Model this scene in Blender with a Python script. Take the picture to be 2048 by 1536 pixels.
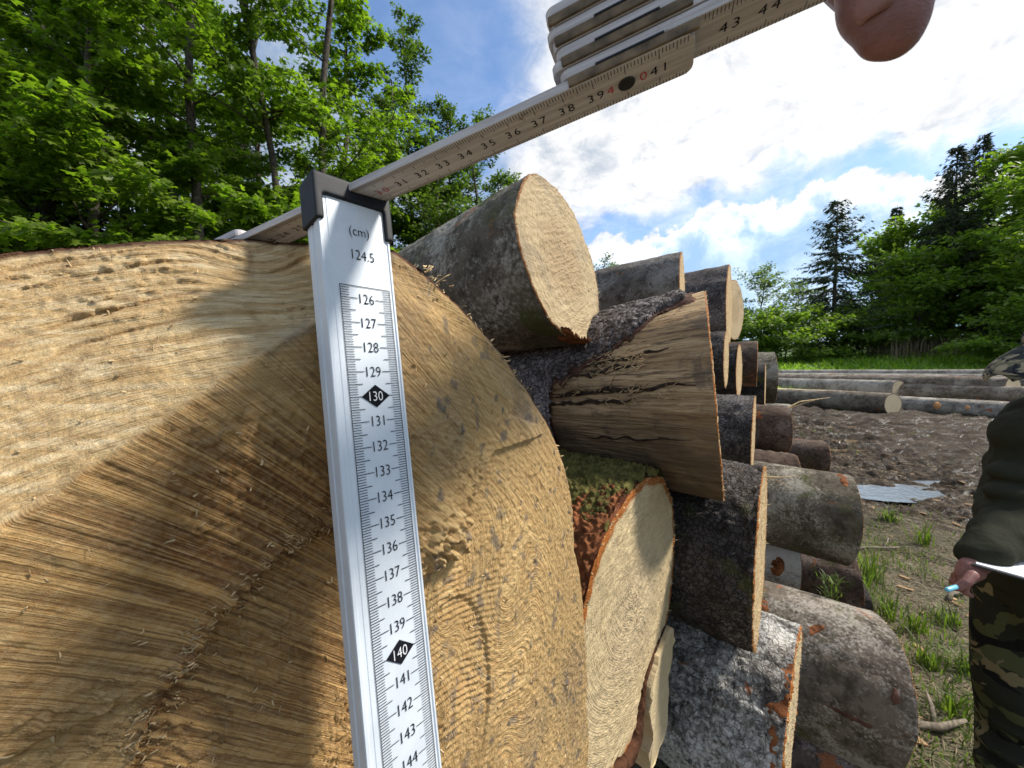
import bpy, math, random
import numpy as np
from mathutils import Vector, Matrix
R = math.radians
for o in list(bpy.data.objects): bpy.data.objects.remove(o)
SC = bpy.context.scene; COL = SC.collection
# ------------------------------------------------------------------ camera, world, sun, exposure
CAMZ = 1.45; F = 770.0; PITCH = R(2.08)
cd = bpy.data.cameras.new('camera'); cam = bpy.data.objects.new('camera', cd); COL.objects.link(cam)
cd.sensor_width = 36; cd.lens = 36*F/2048; cd.clip_start = 0.005; cd.clip_end = 2000
cam.location = (0, 0, CAMZ); cam.rotation_euler = (math.pi/2-PITCH, 0, 0)
cd.dof.use_dof = True; cd.dof.focus_distance = .24; cd.dof.aperture_fstop = 30
SC.camera = cam; SC.render.resolution_x = 1024; SC.render.resolution_y = 768
SC.view_settings.view_transform = 'Standard'; SC.view_settings.look = 'None'
SC.view_settings.exposure = 0.6; SC.view_settings.gamma = 1
SUN_AZ, SUN_EL = R(88), R(47)          # azimuth from the view direction towards the right
def c2w(x, y, z): # camera frame (right, down, forward) in metres -> world
    c, s = math.cos(PITCH), math.sin(PITCH)
    return Vector((x, z*c-y*s, CAMZ-z*s-y*c))
def c2d(x, y, z): return c2w(x, y, z)-Vector((0, 0, CAMZ))
def at(px, py, d): return c2w((px-1024)/F*d, (py-768)/F*d, d)
# ---- node helper
class NT:
    def __init__(s, tree): s.t = tree; s.t.nodes.clear()
    def n(s, typ, ins=None, **kw):
        nd = s.t.nodes.new(typ)
        for k, v in kw.items(): setattr(nd, k, v)
        if ins:
            for k, v in ins.items():
                i = nd.inputs[k]
                if hasattr(v, 'is_linked') or isinstance(v, bpy.types.NodeSocket): s.t.links.new(v, i)
                elif isinstance(v, bpy.types.Node): s.t.links.new(v.outputs[0], i)
                else:
                    if isinstance(v, tuple) and len(v) == 3 and i.type == 'RGBA': v = v+(1,)
                    i.default_value = v
        return nd
    def m(s, op, a, b=0.0, c=None, clamp=False):
        d = {0: a, 1: b}
        if c is not None: d[2] = c
        return s.n('ShaderNodeMath', d, operation=op, use_clamp=clamp).outputs[0]
    def vm(s, op, a, b=(0, 0, 0), out=0): return s.n('ShaderNodeVectorMath', {0: a, 1: b}, operation=op).outputs[out]
    def mix(s, f, a, b, mode='MIX'):
        nd = s.n('ShaderNodeMix', None, data_type='RGBA', blend_type=mode)
        for k, v in ((0, f), (6, a), (7, b)):
            i = nd.inputs[k]
            if isinstance(v, bpy.types.NodeSocket): s.t.links.new(v, i)
            else: i.default_value = (v+(1,)) if isinstance(v, tuple) and len(v) == 3 else v
        return nd.outputs[2]
    def ss(s, v, a, b, lo=0.0, hi=1.0):
        return s.n('ShaderNodeMapRange', {0: v, 1: a, 2: b, 3: lo, 4: hi}, interpolation_type='SMOOTHSTEP').outputs[0]
    def noise(s, vec, scale, detail=4, rough=.55, dist=0.0, out=0, w=None):
        d = {'Vector': vec, 'Scale': scale, 'Detail': float(detail), 'Roughness': rough, 'Distortion': dist}
        if w is not None:
            nd = s.n('ShaderNodeTexNoise', None, noise_dimensions='4D')
            s.t.links.new(w, nd.inputs['W'])
            for k, v in d.items():
                if isinstance(v, bpy.types.NodeSocket): s.t.links.new(v, nd.inputs[k])
                else: nd.inputs[k].default_value = v
            return nd.outputs[out]
        return s.n('ShaderNodeTexNoise', d).outputs[out]
# ---- world
W = bpy.data.worlds.new('World'); SC.world = W; W.use_nodes = True
N = NT(W.node_tree)
sky = N.n('ShaderNodeTexSky', sky_type='NISHITA', sun_disc=False, sun_elevation=SUN_EL, sun_rotation=SUN_AZ, air_density=1.0, dust_density=.6, ozone_density=1.6)
D = N.n('ShaderNodeTexCoord').outputs['Generated']
sep = N.n('ShaderNodeSeparateXYZ', {0: D})
zz = N.m('MAXIMUM', sep.outputs[2], 0.0)
den = N.m('ADD', zz, 0.22)
pl = N.n('ShaderNodeCombineXYZ', {0: N.m('DIVIDE', sep.outputs[0], den), 1: N.m('DIVIDE', sep.outputs[1], den), 2: 0.0}).outputs[0]
def ddir(px, py):
    v = c2d((px-1024)/F, (py-768)/F, 1); v.normalize(); return tuple(v)
def lobe(px, py, k0, k1): # 1 inside, 0 outside (cosines of the angles)
    return N.ss(N.vm('DOT_PRODUCT', D, ddir(px, py), 1), math.cos(R(k1)), math.cos(R(k0)))
n1 = N.noise(pl, 2.2, 8, .6, .4)
n2 = N.noise(pl, 6.0, 7, .62, .6)
n3 = N.noise(D, 9.0, 8, .62, .25)
n4 = N.noise(D, 3.0, 5, .6)
a_, b_ = Vector(ddir(1180, 505)), Vector(ddir(1850, 352)); nb = a_.cross(b_).normalized()
if nb.z < 0: nb = -nb
s = N.vm('DOT_PRODUCT', D, tuple(nb), 1)                       # height above the top of the cloud bank
sw = N.m('ADD', s, N.m('MULTIPLY', N.m('SUBTRACT', n3, .5), .17))
sw = N.m('ADD', sw, N.m('MULTIPLY', N.m('SUBTRACT', n4, .5), .20))
dens = N.m('ADD', N.m('MULTIPLY', n1, .75), N.m('MULTIPLY', n2, .5))
dens = N.m('ADD', dens, .20)
dens = N.m('SUBTRACT', dens, N.m('MULTIPLY', lobe(905, 120, 5, 17), .42))
dens = N.m('SUBTRACT', dens, N.m('MULTIPLY', lobe(800, 60, 2, 14), .16))
dens = N.m('ADD', dens, N.m('MULTIPLY', lobe(1500, 180, 8, 34), .45))
band = N.m('MULTIPLY', N.ss(sw, .0, .02), N.ss(sw, .03, .13, 1.0, 0.0))
band = N.m('MULTIPLY', band, lobe(1560, 400, 14, 34))
dens = N.m('SUBTRACT', dens, N.m('MULTIPLY', band, .75))
cov = N.ss(dens, .40, .98, .20, .97)
bright = N.m('ADD', .52, N.m('MULTIPLY', lobe(1560, 190, 3, 40), .24))
n5 = N.noise(pl, 11.0, 8, .66, .8)
tone = N.m('MULTIPLY', bright, N.m('MULTIPLY', N.ss(n2, .25, .7, .80, 1.10), N.ss(n5, .25, .7, .88, 1.06)))
cl = N.mix(N.ss(tone, .42, .70), (.56, .70, .88), (1.0, 1.0, 1.0))
up = N.n('ShaderNodeVectorMath', {0: cl, 'Scale': tone}, operation='SCALE').outputs[0]
# the bank: sunlit rim over blue-grey body
rim = N.ss(sw, -.07, -.004)
body = N.mix(N.ss(n3, .38, .62), (.30, .46, .68), (.56, .70, .86))
bank = N.mix(N.m('MULTIPLY', rim, N.ss(n3, .35, .58, .25, 1.0)), body, (.96, .98, 1.0))
bank = N.mix(N.m('MULTIPLY', N.ss(s, -.26, -.34), N.ss(n4, .35, .55)), bank, (.9, .93, .97))
isb = N.m('MULTIPLY', N.ss(sw, .012, -.022), lobe(1560, 560, 26, 42))
bsky = N.n('ShaderNodeVectorMath', {0: N.mix(1.0, sky.outputs[0], (.66, .86, 1.05), 'MULTIPLY'), 'Scale': .15}, operation='SCALE').outputs[0]
c1 = N.mix(cov, bsky, up)
c2_ = N.mix(isb, c1, bank)
bg = N.n('ShaderNodeBackground', {0: c2_, 1: 1.0})
N.n('ShaderNodeOutputWorld', {0: bg.outputs[0]})
# ---- sun
sl = bpy.data.lights.new('sun', 'SUN'); sl.energy = 3.6; sl.angle = R(7); sl.color = (1, .93, .82)
so = bpy.data.objects.new('sun', sl); COL.objects.link(so)
sd = Vector((math.sin(SUN_AZ)*math.cos(SUN_EL), math.cos(SUN_AZ)*math.cos(SUN_EL), math.sin(SUN_EL)))
so.rotation_euler = sd.to_track_quat('Z', 'Y').to_euler()
# ------------------------------------------------------------------ numpy noise
def _h(ix, iy, iz, sd_):
    h = (ix*374761393+iy*668265263+iz*2147483647+sd_*974634777) & 0xffffffff
    h = ((h ^ (h >> 13))*1274126177) & 0xffffffff
    h = ((h ^ (h >> 16))*2246822519) & 0xffffffff
    return ((h ^ (h >> 15)) & 0xffffff)/float(0xffffff)
def vn(x, y, z=0.0, seed=0):
    x, y, z = np.broadcast_arrays(np.asarray(x, float), np.asarray(y, float), np.asarray(z, float))
    fx, fy, fz = np.floor(x), np.floor(y), np.floor(z)
    ix, iy, iz = fx.astype(np.int64), fy.astype(np.int64), fz.astype(np.int64)
    u, v, w = x-fx, y-fy, z-fz
    u, v, w = [t*t*t*(t*(t*6-15)+10) for t in (u, v, w)]
    r = 0
    for a in (0, 1):
        for b in (0, 1):
            for c in (0, 1):
                r = r+_h(ix+a, iy+b, iz+c, seed)*(u if a else 1-u)*(v if b else 1-v)*(w if c else 1-w)
    return r*2-1
def fbm(x, y, z=0.0, seed=0, o=4, g=.5):
    r, a, t = 0, 1, 0
    for i in range(o):
        r = r+a*vn(np.asarray(x)*2**i, np.asarray(y)*2**i, np.asarray(z)*2**i, seed+i*17); t += a; a *= g
    return r/t
def worley(x, y, seed=0, per=None):
    fx, fy = np.floor(x).astype(np.int64), np.floor(y).astype(np.int64)
    f1 = np.full(x.shape, 9.); f2 = f1.copy(); idv = np.zeros(x.shape)
    for a in (-1, 0, 1):
        for b in (-1, 0, 1):
            cx, cy = fx+a, fy+b; hy = cy % per if per else cy
            d = np.hypot(cx+_h(cx, hy, 0, seed)-x, cy+_h(cx, hy, 1, seed)-y); i_ = _h(cx, hy, 2, seed)
            n_ = d < f1; f2 = np.where(n_, f1, np.minimum(f2, d)); idv = np.where(n_, i_, idv); f1 = np.where(n_, d, f1)
    return f1, f2, idv
def sst(x, a, b):
    t = np.clip((x-a)/(b-a), 0, 1); return t*t*(3-2*t)
# ------------------------------------------------------------------ mesh helpers
def mesh(name, V, Fc, mat=None, smooth=False, attrs=None):
    me = bpy.data.meshes.new(name); V = np.asarray(V, dtype=np.float32)
    if isinstance(Fc, np.ndarray):
        k = Fc.shape[1]; nf = len(Fc)
        me.vertices.add(len(V)); me.vertices.foreach_set('co', V.ravel())
        me.loops.add(nf*k); me.loops.foreach_set('vertex_index', Fc.astype(np.int32).ravel())
        me.polygons.add(nf); me.polygons.foreach_set('loop_start', np.arange(nf, dtype=np.int32)*k)
        me.update(calc_edges=True); me.validate()
    else:
        me.from_pydata([tuple(v) for v in V], [], [tuple(f) for f in Fc]); me.update()
    if smooth: me.polygons.foreach_set('use_smooth', np.ones(len(me.polygons), dtype=bool))
    if mat:
        for m_ in (mat if isinstance(mat, (list, tuple)) else [mat]): me.materials.append(m_)
    for k_, v_ in (attrs or {}).items():
        a = me.attributes.new(k_, 'FLOAT', 'POINT'); a.data.foreach_set('value', np.asarray(v_, dtype=np.float32).ravel())
    return me
def ob(name, me, parent=None, loc=None, rot=None):
    o = bpy.data.objects.new(name, me); COL.objects.link(o)
    if parent: o.parent = parent
    if loc is not None: o.location = loc
    if rot is not None: o.rotation_euler = rot
    return o
def tag(o, label=None, cat=None, group=None, kind=None):
    for k, v in (('label', label), ('category', cat), ('group', group), ('kind', kind)):
        if v: o[k] = v
    return o
def empty(name, M=None, loc=None):
    o = bpy.data.objects.new(name, None); COL.objects.link(o); o.empty_display_size = .1
    if M is not None: o.matrix_world = M
    if loc is not None: o.location = loc
    return o
class MB:
    def __init__(s): s.v = []; s.f = []
    def add(s, V, Fc):
        b = len(s.v); s.v += [tuple(v) for v in V]; s.f += [tuple(i+b for i in f) for f in Fc]
    def box(s, lo, hi, M=None):
        P = [Vector((x, y, z)) for z in (lo[2], hi[2]) for y in (lo[1], hi[1]) for x in (lo[0], hi[0])]
        if M is not None: P = [M@p for p in P]
        s.add(P, [(0, 2, 3, 1), (4, 5, 7, 6), (0, 1, 5, 4), (2, 6, 7, 3), (0, 4, 6, 2), (1, 3, 7, 5)])
    def tube(s, pts, rad, n=8, cap=True, flat=1.0):
        pts = [Vector(p) for p in pts]; m = len(pts)
        if not isinstance(rad, (list, tuple)): rad = [rad]*m
        t0 = (pts[1]-pts[0]).normalized(); ref = Vector((0, 0, 1)) if abs(t0.z) < .9 else Vector((1, 0, 0))
        u = t0.cross(ref).normalized(); V = []
        for i, p in enumerate(pts):
            t = (pts[min(i+1, m-1)]-pts[max(i-1, 0)]).normalized()
            u = (u-t*u.dot(t)).normalized(); w = t.cross(u)
            for k in range(n):
                a = 2*math.pi*k/n; V.append(p+(u*math.cos(a)+w*math.sin(a)*flat)*rad[i])
        Fc = [(i*n+k, i*n+(k+1) % n, (i+1)*n+(k+1) % n, (i+1)*n+k) for i in range(m-1) for k in range(n)]
        if cap: Fc += [tuple(range(n))[::-1], tuple((m-1)*n+k for k in range(n))]
        s.add(V, Fc)
    def ball(s, c, r, n=12, sc=(1, 1, 1), M=None):
        V = []; c = Vector(c)
        for i in range(n+1):
            a = math.pi*i/n
            for k in range(2*n):
                b = math.pi*k/n; q = Vector((math.sin(a)*math.cos(b)*sc[0], math.sin(a)*math.sin(b)*sc[1], math.cos(a)*sc[2]))*r
                V.append(c+(M@q if M is not None else q))
        m = 2*n
        s.add(V, [(i*m+k, (i+1)*m+k, (i+1)*m+(k+1) % m, i*m+(k+1) % m) for i in range(n) for k in range(m)])
    def prism(s, poly, z0, z1, M=None):
        n = len(poly); P = [Vector((x, y, z)) for z in (z0, z1) for x, y in poly]
        if M is not None: P = [M@p for p in P]
        s.add(P, [tuple(range(n))[::-1], tuple(range(n, 2*n))]+[(i, (i+1) % n, n+(i+1) % n, n+i) for i in range(n)])
    def build(s, name, mat, parent=None, smooth=False):
        return ob(name, mesh(name, s.v, s.f, mat, smooth), parent)
def frame(o, x, y, z):
    x, y, z = Vector(x), Vector(y), Vector(z)
    return Matrix(((x.x, y.x, z.x, o[0]), (x.y, y.y, z.y, o[1]), (x.z, y.z, z.z, o[2]), (0, 0, 0, 1)))
# ------------------------------------------------------------------ materials
def newmat(name):
    m = bpy.data.materials.new(name); m.use_nodes = True; return m, NT(m.node_tree)
def finish(T, col, rough=.8, h=None, hs=.5, hd=.01, metal=0.0, spec=.3, extra=None):
    d = {'Base Color': col, 'Roughness': rough, 'Metallic': metal, 'Specular IOR Level': spec}
    if h is not None:
        bp = T.n('ShaderNodeBump', {'Strength': hs, 'Distance': hd, 'Height': h}); d['Normal'] = bp.outputs[0]
    if extra: d.update(extra)
    p = T.n('ShaderNodeBsdfPrincipled', d); T.n('ShaderNodeOutputMaterial', {0: p.outputs[0]}); return p
def plain(name, col, rough=.6, metal=0.0, var=.12, sc=30., bump=.1, spec=.4, bd=.002):
    m, T = newmat(name); P = T.n('ShaderNodeTexCoord').outputs['Object']
    n = T.noise(P, sc, 5); c = T.mix(T.ss(n, .3, .7), tuple(x*(1-var) for x in col), tuple(min(1, x*(1+var)) for x in col))
    finish(T, c, rough, n, bump, bd, metal, spec); return m
def bark_mat(name, c_dark, c_mid, c_light, light_amt=.5, moss=0.0, red=0.0, scale=1.0, scaly=0.0, hs=.8):
    m, T = newmat(name); P = T.n('ShaderNodeTexCoord').outputs['Object']
    w = T.m('MULTIPLY', T.n('ShaderNodeObjectInfo').outputs['Random'], 37.0)
    big = T.noise(P, 7*scale, 5, .6, .5, w=w); mid = T.noise(P, 34*scale, 6, .62, .3, w=w); fine = T.noise(P, 150*scale, 6, .65, w=w)
    cells = T.n('ShaderNodeTexVoronoi', {'Vector': T.vm('ADD', P, T.vm('MULTIPLY', T.noise(P, 45*scale, 3, out=1), (.03, .03, .03))), 'Scale': 105.0*scale}, feature='DISTANCE_TO_EDGE').outputs[0]
    c = T.mix(T.ss(mid, .33, .62), c_dark, c_mid)
    c = T.mix(T.m('MULTIPLY', T.ss(T.m('ADD', T.m('MULTIPLY', big, .6), T.m('MULTIPLY', fine, .5)), .62-light_amt*.18, .72-light_amt*.12), .85), c, c_light)
    spk = T.n('ShaderNodeTexVoronoi', {'Vector': P, 'Scale': 150.0*scale}).outputs[0]
    c = T.mix(T.m('MULTIPLY', T.ss(spk, .22, .10), T.ss(fine, .45, .6, .2, .8)), c, tuple(x*.45 for x in c_dark))
    if scaly: c = T.mix(T.m('MULTIPLY', T.ss(cells, .10, .0), scaly*.8), c, tuple(x*.35 for x in c_dark))
    if red:
        rn = T.noise(P, 9*scale, 5, .6, .8, w=T.m('ADD', w, 11.0))
        c = T.mix(T.m('MULTIPLY', T.ss(rn, .66-red*.12, .70-red*.12), .9), c, T.mix(fine, (.20, .055, .02), (.42, .16, .06)))
    if moss:
        mn = T.noise(P, 12, 5, .6, .3, w=T.m('ADD', w, 5.0)); gz = T.n('ShaderNodeSeparateXYZ', {0: P}).outputs[2]
        c = T.mix(T.m('MULTIPLY', T.ss(mn, .58-moss*.14, .68), .75), c, T.mix(fine, (.035, .045, .012), (.13, .14, .04)))
    h = T.m('ADD', T.m('MULTIPLY', mid, .55), T.m('MULTIPLY', fine, .35))
    if scaly: h = T.m('ADD', h, T.m('MULTIPLY', T.ss(cells, 0, .14), .35*scaly))
    finish(T, c, .85, h, hs, .008, 0, .25); return m
GREY = bark_mat('grey_bark', (.052, .042, .031), (.14, .118, .088), (.42, .39, .33), .60, .45, .15)
PALE = bark_mat('pale_speckled_bark', (.10, .09, .08), (.27, .25, .23), (.58, .57, .54), 1.0, .1, .35)
SCALY = bark_mat('scaly_bark', (.05, .042, .04), (.15, .125, .12), (.36, .33, .33), .7, .0, .0, 1.0, 1.0)
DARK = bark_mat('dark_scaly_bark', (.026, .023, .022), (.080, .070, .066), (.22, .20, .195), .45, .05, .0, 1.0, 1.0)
BROWN = bark_mat('brown_bark', (.045, .03, .024), (.12, .08, .06), (.26, .21, .18), .4, .1, .45)
def cut_mat(name, pale=(.56, .42, .24), ring=(.34, .215, .10), rimc=(.33, .12, .03), sc=800., rimw=.94, grey=.15, heart=None):
    m, T = newmat(name); P = T.n('ShaderNodeTexCoord').outputs['Object']
    w = T.m('MULTIPLY', T.n('ShaderNodeObjectInfo').outputs['Random'], 37.0)
    rad = T.n('ShaderNodeAttribute', attribute_name='rad').outputs['Fac']
    ph = T.n('ShaderNodeAttribute', attribute_name='ring').outputs['Fac']
    wob = T.noise(P, 22, 4, .6, w=w); fine = T.noise(P, 260, 5, .7, w=w)
    phs = T.m('ADD', T.m('MULTIPLY', ph, sc), T.m('MULTIPLY', wob, 1.6))
    rg = T.ss(T.n('ShaderNodeTexNoise', {'Vector': T.n('ShaderNodeCombineXYZ', {0: T.m('MULTIPLY', phs, .42), 1: T.m('MULTIPLY', wob, 1.5)}).outputs[0], 'Scale': 1.0, 'Detail': 3.0, 'Roughness': .6}).outputs[0], .36, .64)
    rg = T.m('MULTIPLY', rg, T.ss(T.noise(P, 60, 4, .6, w=w), .25, .6, .35, 1.0))
    # saw strokes, one direction
    mp = T.n('ShaderNodeMapping', {'Vector': P, 'Rotation': (R(24), 0, 0), 'Scale': (20, 22, 420)}).outputs[0]
    saw = T.noise(mp, 1.0, 4, .6, .3)
    c = T.mix(T.m('MULTIPLY', rg, .46), pale, ring)
    c = T.mix(T.ss(T.noise(P, 11, 4, .6, .5, w=w), .45, .7, 0, .35), c, ring)
    c = T.mix(T.ss(saw, .42, .68, 0, .35), c, tuple(x*.6 for x in ring))
    c = T.mix(T.ss(fine, .3, .7, 0, .3), c, tuple(min(1, x*1.35) for x in pale))
    if heart: c = T.mix(T.ss(T.m('ADD', rad, T.m('MULTIPLY', wob, .25)), .75, .45, 0, .55), c, heart)
    c = T.mix(T.m('MULTIPLY', T.ss(T.noise(P, 14, 5, .65, .6, w=w), .5, .68), grey*2.2), c, (.17, .15, .125))
    c = T.mix(T.ss(T.m('ADD', rad, T.m('MULTIPLY', T.m('SUBTRACT', wob, .5), .05)), rimw, rimw+.03), c, rimc)
    h = T.m('ADD', T.m('MULTIPLY', rg, .25), T.m('ADD', T.m('MULTIPLY', saw, .6), T.m('MULTIPLY', fine, .5)))
    finish(T, c, .8, h, .8, .0035, 0, .2); return m
CUT = cut_mat('cut_wood')
CUT2 = cut_mat('cut_wood_fresh', (.60, .48, .29), (.44, .31, .16), (.36, .12, .025), 1350, .93, .05, (.46, .36, .23))
CUT3 = cut_mat('cut_wood_weathered', (.52, .41, .25), (.29, .20, .11), (.22, .09, .03), 1000, .965, .18, (.36, .25, .14))
def peeled_mat():
    m, T = newmat('peeled_wood'); P = T.n('ShaderNodeTexCoord').outputs['Object']
    mp = T.vm('MULTIPLY', P, (3.2, 60, 60)); st = T.noise(mp, 1.0, 6, .65, .4)
    mp2 = T.vm('MULTIPLY', P, (14, 260, 260)); st2 = T.noise(mp2, 1.0, 4, .6, .2)
    big = T.noise(P, 6, 5, .6, .6); blot = T.noise(P, 16, 6, .65, .8)
    c = T.mix(T.ss(st, .32, .68), (.32, .21, .11), (.66, .48, .28))
    c = T.mix(T.ss(st2, .45, .7, 0, .5), c, (.16, .105, .065))
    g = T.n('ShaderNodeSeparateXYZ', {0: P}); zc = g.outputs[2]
    under_shade = T.ss(T.m('ADD', zc, T.m('MULTIPLY', T.m('SUBTRACT', big, .5), .22)), -.01, -.13)  # shade of the log's underside, painted into the wood colour
    c = T.mix(T.m('MULTIPLY', under_shade, .85), c, T.mix(st, (.035, .026, .02), (.12, .085, .06)))
    c = T.mix(T.m('MULTIPLY', T.ss(blot, .54, .64), .6), c, (.09, .075, .066))
    c = T.mix(T.m('MULTIPLY', T.ss(st2, .54, .62), T.ss(big, .42, .58, 0, .7)), c, (.055, .04, .03))
    finish(T, c, .75, T.m('ADD', st2, T.m('MULTIPLY', st, 1.4)), .9, .007, 0, .25); return m
PEEL = peeled_mat()
REDW = plain('inner_bark', (.20, .075, .030), .9, 0, .6, 45, .8, .2, .006)
SPLIN = plain('splinter_wood', (.62, .46, .26), .8, 0, .25, 90, .2, .2)
MOSS = plain('moss', (.105, .095, .030), .95, 0, .5, 60, .8, .1, .008)
# ------------------------------------------------------------------ log builder (local x = into the pile)
AX = Vector((-.70, .714, 0)).normalized()
def log_matrix(P, a, roll=0.0):
    a = Vector(a).normalized(); y = Vector((0, 0, 1)).cross(a).normalized(); z = a.cross(y)
    return frame(P, a, y, z)
def body_grid(L, nx, nt, fine=1.6):
    t = np.linspace(0, 1, nx)**fine*L; th = np.linspace(0, 2*np.pi, nt, endpoint=False)
    return np.meshgrid(t, th, indexing='ij')
def grid_faces(nx, nt, keep=None, wrap=True):
    i, k = np.meshgrid(np.arange(nx-1), np.arange(nt if wrap else nt-1), indexing='ij')
    k2 = (k+1) % nt
    Fq = np.stack([i*nt+k, i*nt+k2, (i+1)*nt+k2, (i+1)*nt+k], -1).reshape(-1, 4)[:, ::-1]
    if keep is not None: Fq = Fq[keep.ravel()[Fq].min(axis=1) > .5]
    return Fq
LOGN = 0
def make_log(px, py, d, r0, L=2.6, r1=None, tl=None, axis=None, mats=(GREY, CUT), label='', kind='smooth', tilt=(0, 0), res=1, seed=None,
             oval=1.0, group='logs stacked in the pile', fringe=True, face_c=(0, 0), cover=None, rough=1.0, P=None, dz=0.0, name='log'):
    global LOGN; LOGN += 1; sd_ = seed or LOGN*7
    P = at(px, py, d) if P is None else P
    a = Vector(axis) if axis else Vector((AX.x, AX.y, dz)); M = log_matrix(P, a)
    root = empty(name, M); tag(root, label, 'log', group)
    nx, nt = int(70*res), int(110*res)
    t, th = body_grid(L, nx, nt, 1.7); r1 = r1 or r0*.86; tl = tl or L
    lump = fbm(np.cos(th)*1.3+3, np.sin(th)*1.3, t*.8, sd_, 3)
    def rad(t, th, c=0):
        rr = r1+(r0-r1)*np.exp(-t/tl*2.2) if tl < L else r0+(r1-r0)*t/L
        lp = fbm(np.cos(th)*1.3+3, np.sin(th)*1.3, t*.8, sd_, 3)
        return rr*(1+.07*lp)
    rr = rad(t, th); X = t.copy()
    per = max(6, int(round(2*np.pi*r0/.0125)))
    def relief(t, th, rr, kind):
        dy, dx, dz_ = rr*np.cos(th), t, rr*np.sin(th)
        o = .0035*rough*fbm(dx*22, dy*22, dz_*22, sd_+3, 4)
        if kind == 'scaly':
            uu, vv = dx/.017+.9*vn(dx*40, dy*40, dz_*40, sd_), th/(2*np.pi)*per
            f1, f2, idv = worley(uu, vv, sd_, per)
            o = o+.0028*sst(f2-f1, .02, .25)*(.3+idv)+.0025*idv*(uu-np.floor(uu))+.003*fbm(dx*50, dy*50, dz_*50, sd_+6, 3)
        elif kind == 'peeled': o = o*.5+.0012*fbm(dx*10, dy*160, dz_*160, sd_, 3)
        else: o = o+.0012*fbm(dx*110, dy*110, dz_*110, sd_+9, 3)
        return o
    rb = rr+relief(t, th, rr, kind)
    Y = rb*np.cos(th); Z = rb*np.sin(th)*oval
    X = X+(tilt[0]*Y+tilt[1]*Z)*np.clip(1-t/L, 0, 1)
    V = np.stack([X, Y, Z], -1).reshape(-1, 3)
    ob('wood' if kind == 'peeled' else 'bark', mesh('log_side', V, grid_faces(nx, nt), mats[0], True), root)
    # cut face: polar grid
    nr = int(46*res); s_ = np.linspace(0, 1, nr)[:, None]; thf = th[0][None, :]
    rim = rr[0]+relief(t[:1], th[:1], rr[:1], kind)[0]
    Yf = s_*rim*np.cos(thf); Zf = s_*rim*np.sin(thf)*oval
    cy, cz = face_c[0]*r0, face_c[1]*r0
    ph = np.hypot((Yf-cy), (Zf-cz)/oval*1.0)*(1+.035*fbm(Yf*7, Zf*7, 0, sd_, 1))
    sw_ = .0013*fbm((Yf*.9-Zf*.4)*30, (Yf*.4+Zf*.9)*420, 0, sd_+5, 3)*rough
    Xf = tilt[0]*Yf+tilt[1]*Zf+sw_+.0010*fbm(Yf*60, Zf*60, 0, sd_+2, 3)+.0009*rough*fbm(Yf*260, Zf*260, 0, sd_+4, 2)-.0015+.002*(s_ > .995)
    Vf = np.stack([Xf, Yf, Zf], -1).reshape(-1, 3)
    ob('cut_face', mesh('cut_face', Vf, grid_faces(nr, nt)[:, ::-1], mats[1], True, {'rad': (s_+0*thf), 'ring': ph}), root)
    far = P+a.normalized()*L
    if fringe:
        rng = np.random.default_rng(sd_); n = int(420*res); VV = []; FF = []
        for q in range(n):
            k = rng.random()*2*np.pi; i_ = int(k/(2*np.pi)*nt) % nt; b = np.array([0, rim[i_]*np.cos(k), rim[i_]*np.sin(k)*oval])*(rng.uniform(.955, 1.0)); b[0] = tilt[0]*b[1]+tilt[1]*b[2]
            l = rng.uniform(.001, .0045)*(2.2 if rng.random() < .05 else 1); w_ = rng.uniform(.0004, .0011)
            tan = np.array([0, -np.sin(k), np.cos(k)]); rd = np.array([0, np.cos(k), np.sin(k)])
            dr = np.array([-1, 0, 0])*rng.uniform(.5, 1)+rd*rng.uniform(0, .6)+tan*rng.normal(0, .4)
            z0 = len(VV); VV += [b-tan*w_, b+tan*w_, b-rd*w_*1.5, b+dr*l]; FF += [(z0, z0+1, z0+3), (z0+1, z0+2, z0+3), (z0+2, z0, z0+3)]
        ob('sawn_fringe', mesh('sawn_fringe', np.array(VV), np.array(FF), SPLIN), root)
    return root, rad, rim, M
def shell(root, rad, th0, th1, x0, x1, mat, name, edge, thick=.006, res=.004, oval=1.0, tilt=(0, 0), L=2.6, seed=3, scal=True, r=.15, fuzz=0, label=None):
    """a piece of bark lying on the log: only where edge(x, th) > 0"""
    nx, nt = int((x1-x0)/res)+2, int((th1-th0)*r/res)+2
    t, th = np.meshgrid(np.linspace(x0, x1, nx), np.linspace(th0, th1, nt), indexing='ij')
    g = edge(t, th); rr = rad(np.maximum(t, 0), th)
    rise = sst(g, 0, .006)
    o = thick*rise
    if scal:
        f1, f2, idv = worley(t/.019+.6*vn(t*50, th*8, 0, seed), th*r/.014+.5*vn(t*50, th*8, 5, seed), seed)
        o = o+rise*(.0035*sst(f2-f1, .02, .25)*(.4+idv)+.003*fbm(t*30, th*5, 0, seed))
    else: o = o+rise*.003*fbm(t*70, th*12, 0, seed, 4)
    if fuzz: o = o+rise*fuzz*np.abs(fbm(t*160, th*26, 0, seed, 3))
    rb = rr+o+.0008-.004*(g < 0)
    Y, Z = rb*np.cos(th), rb*np.sin(th)*oval; X = t+(tilt[0]*Y+tilt[1]*Z)*np.clip(1-t/L, 0, 1)
    V = np.stack([X, Y, Z], -1).reshape(-1, 3)
    Fq = grid_faces(nx, nt, (g > -.002), wrap=False)
    o_ = ob(name, mesh(name, V, Fq, mat, True), root)
    if label: o_['label'] = label
    return o_
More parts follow.
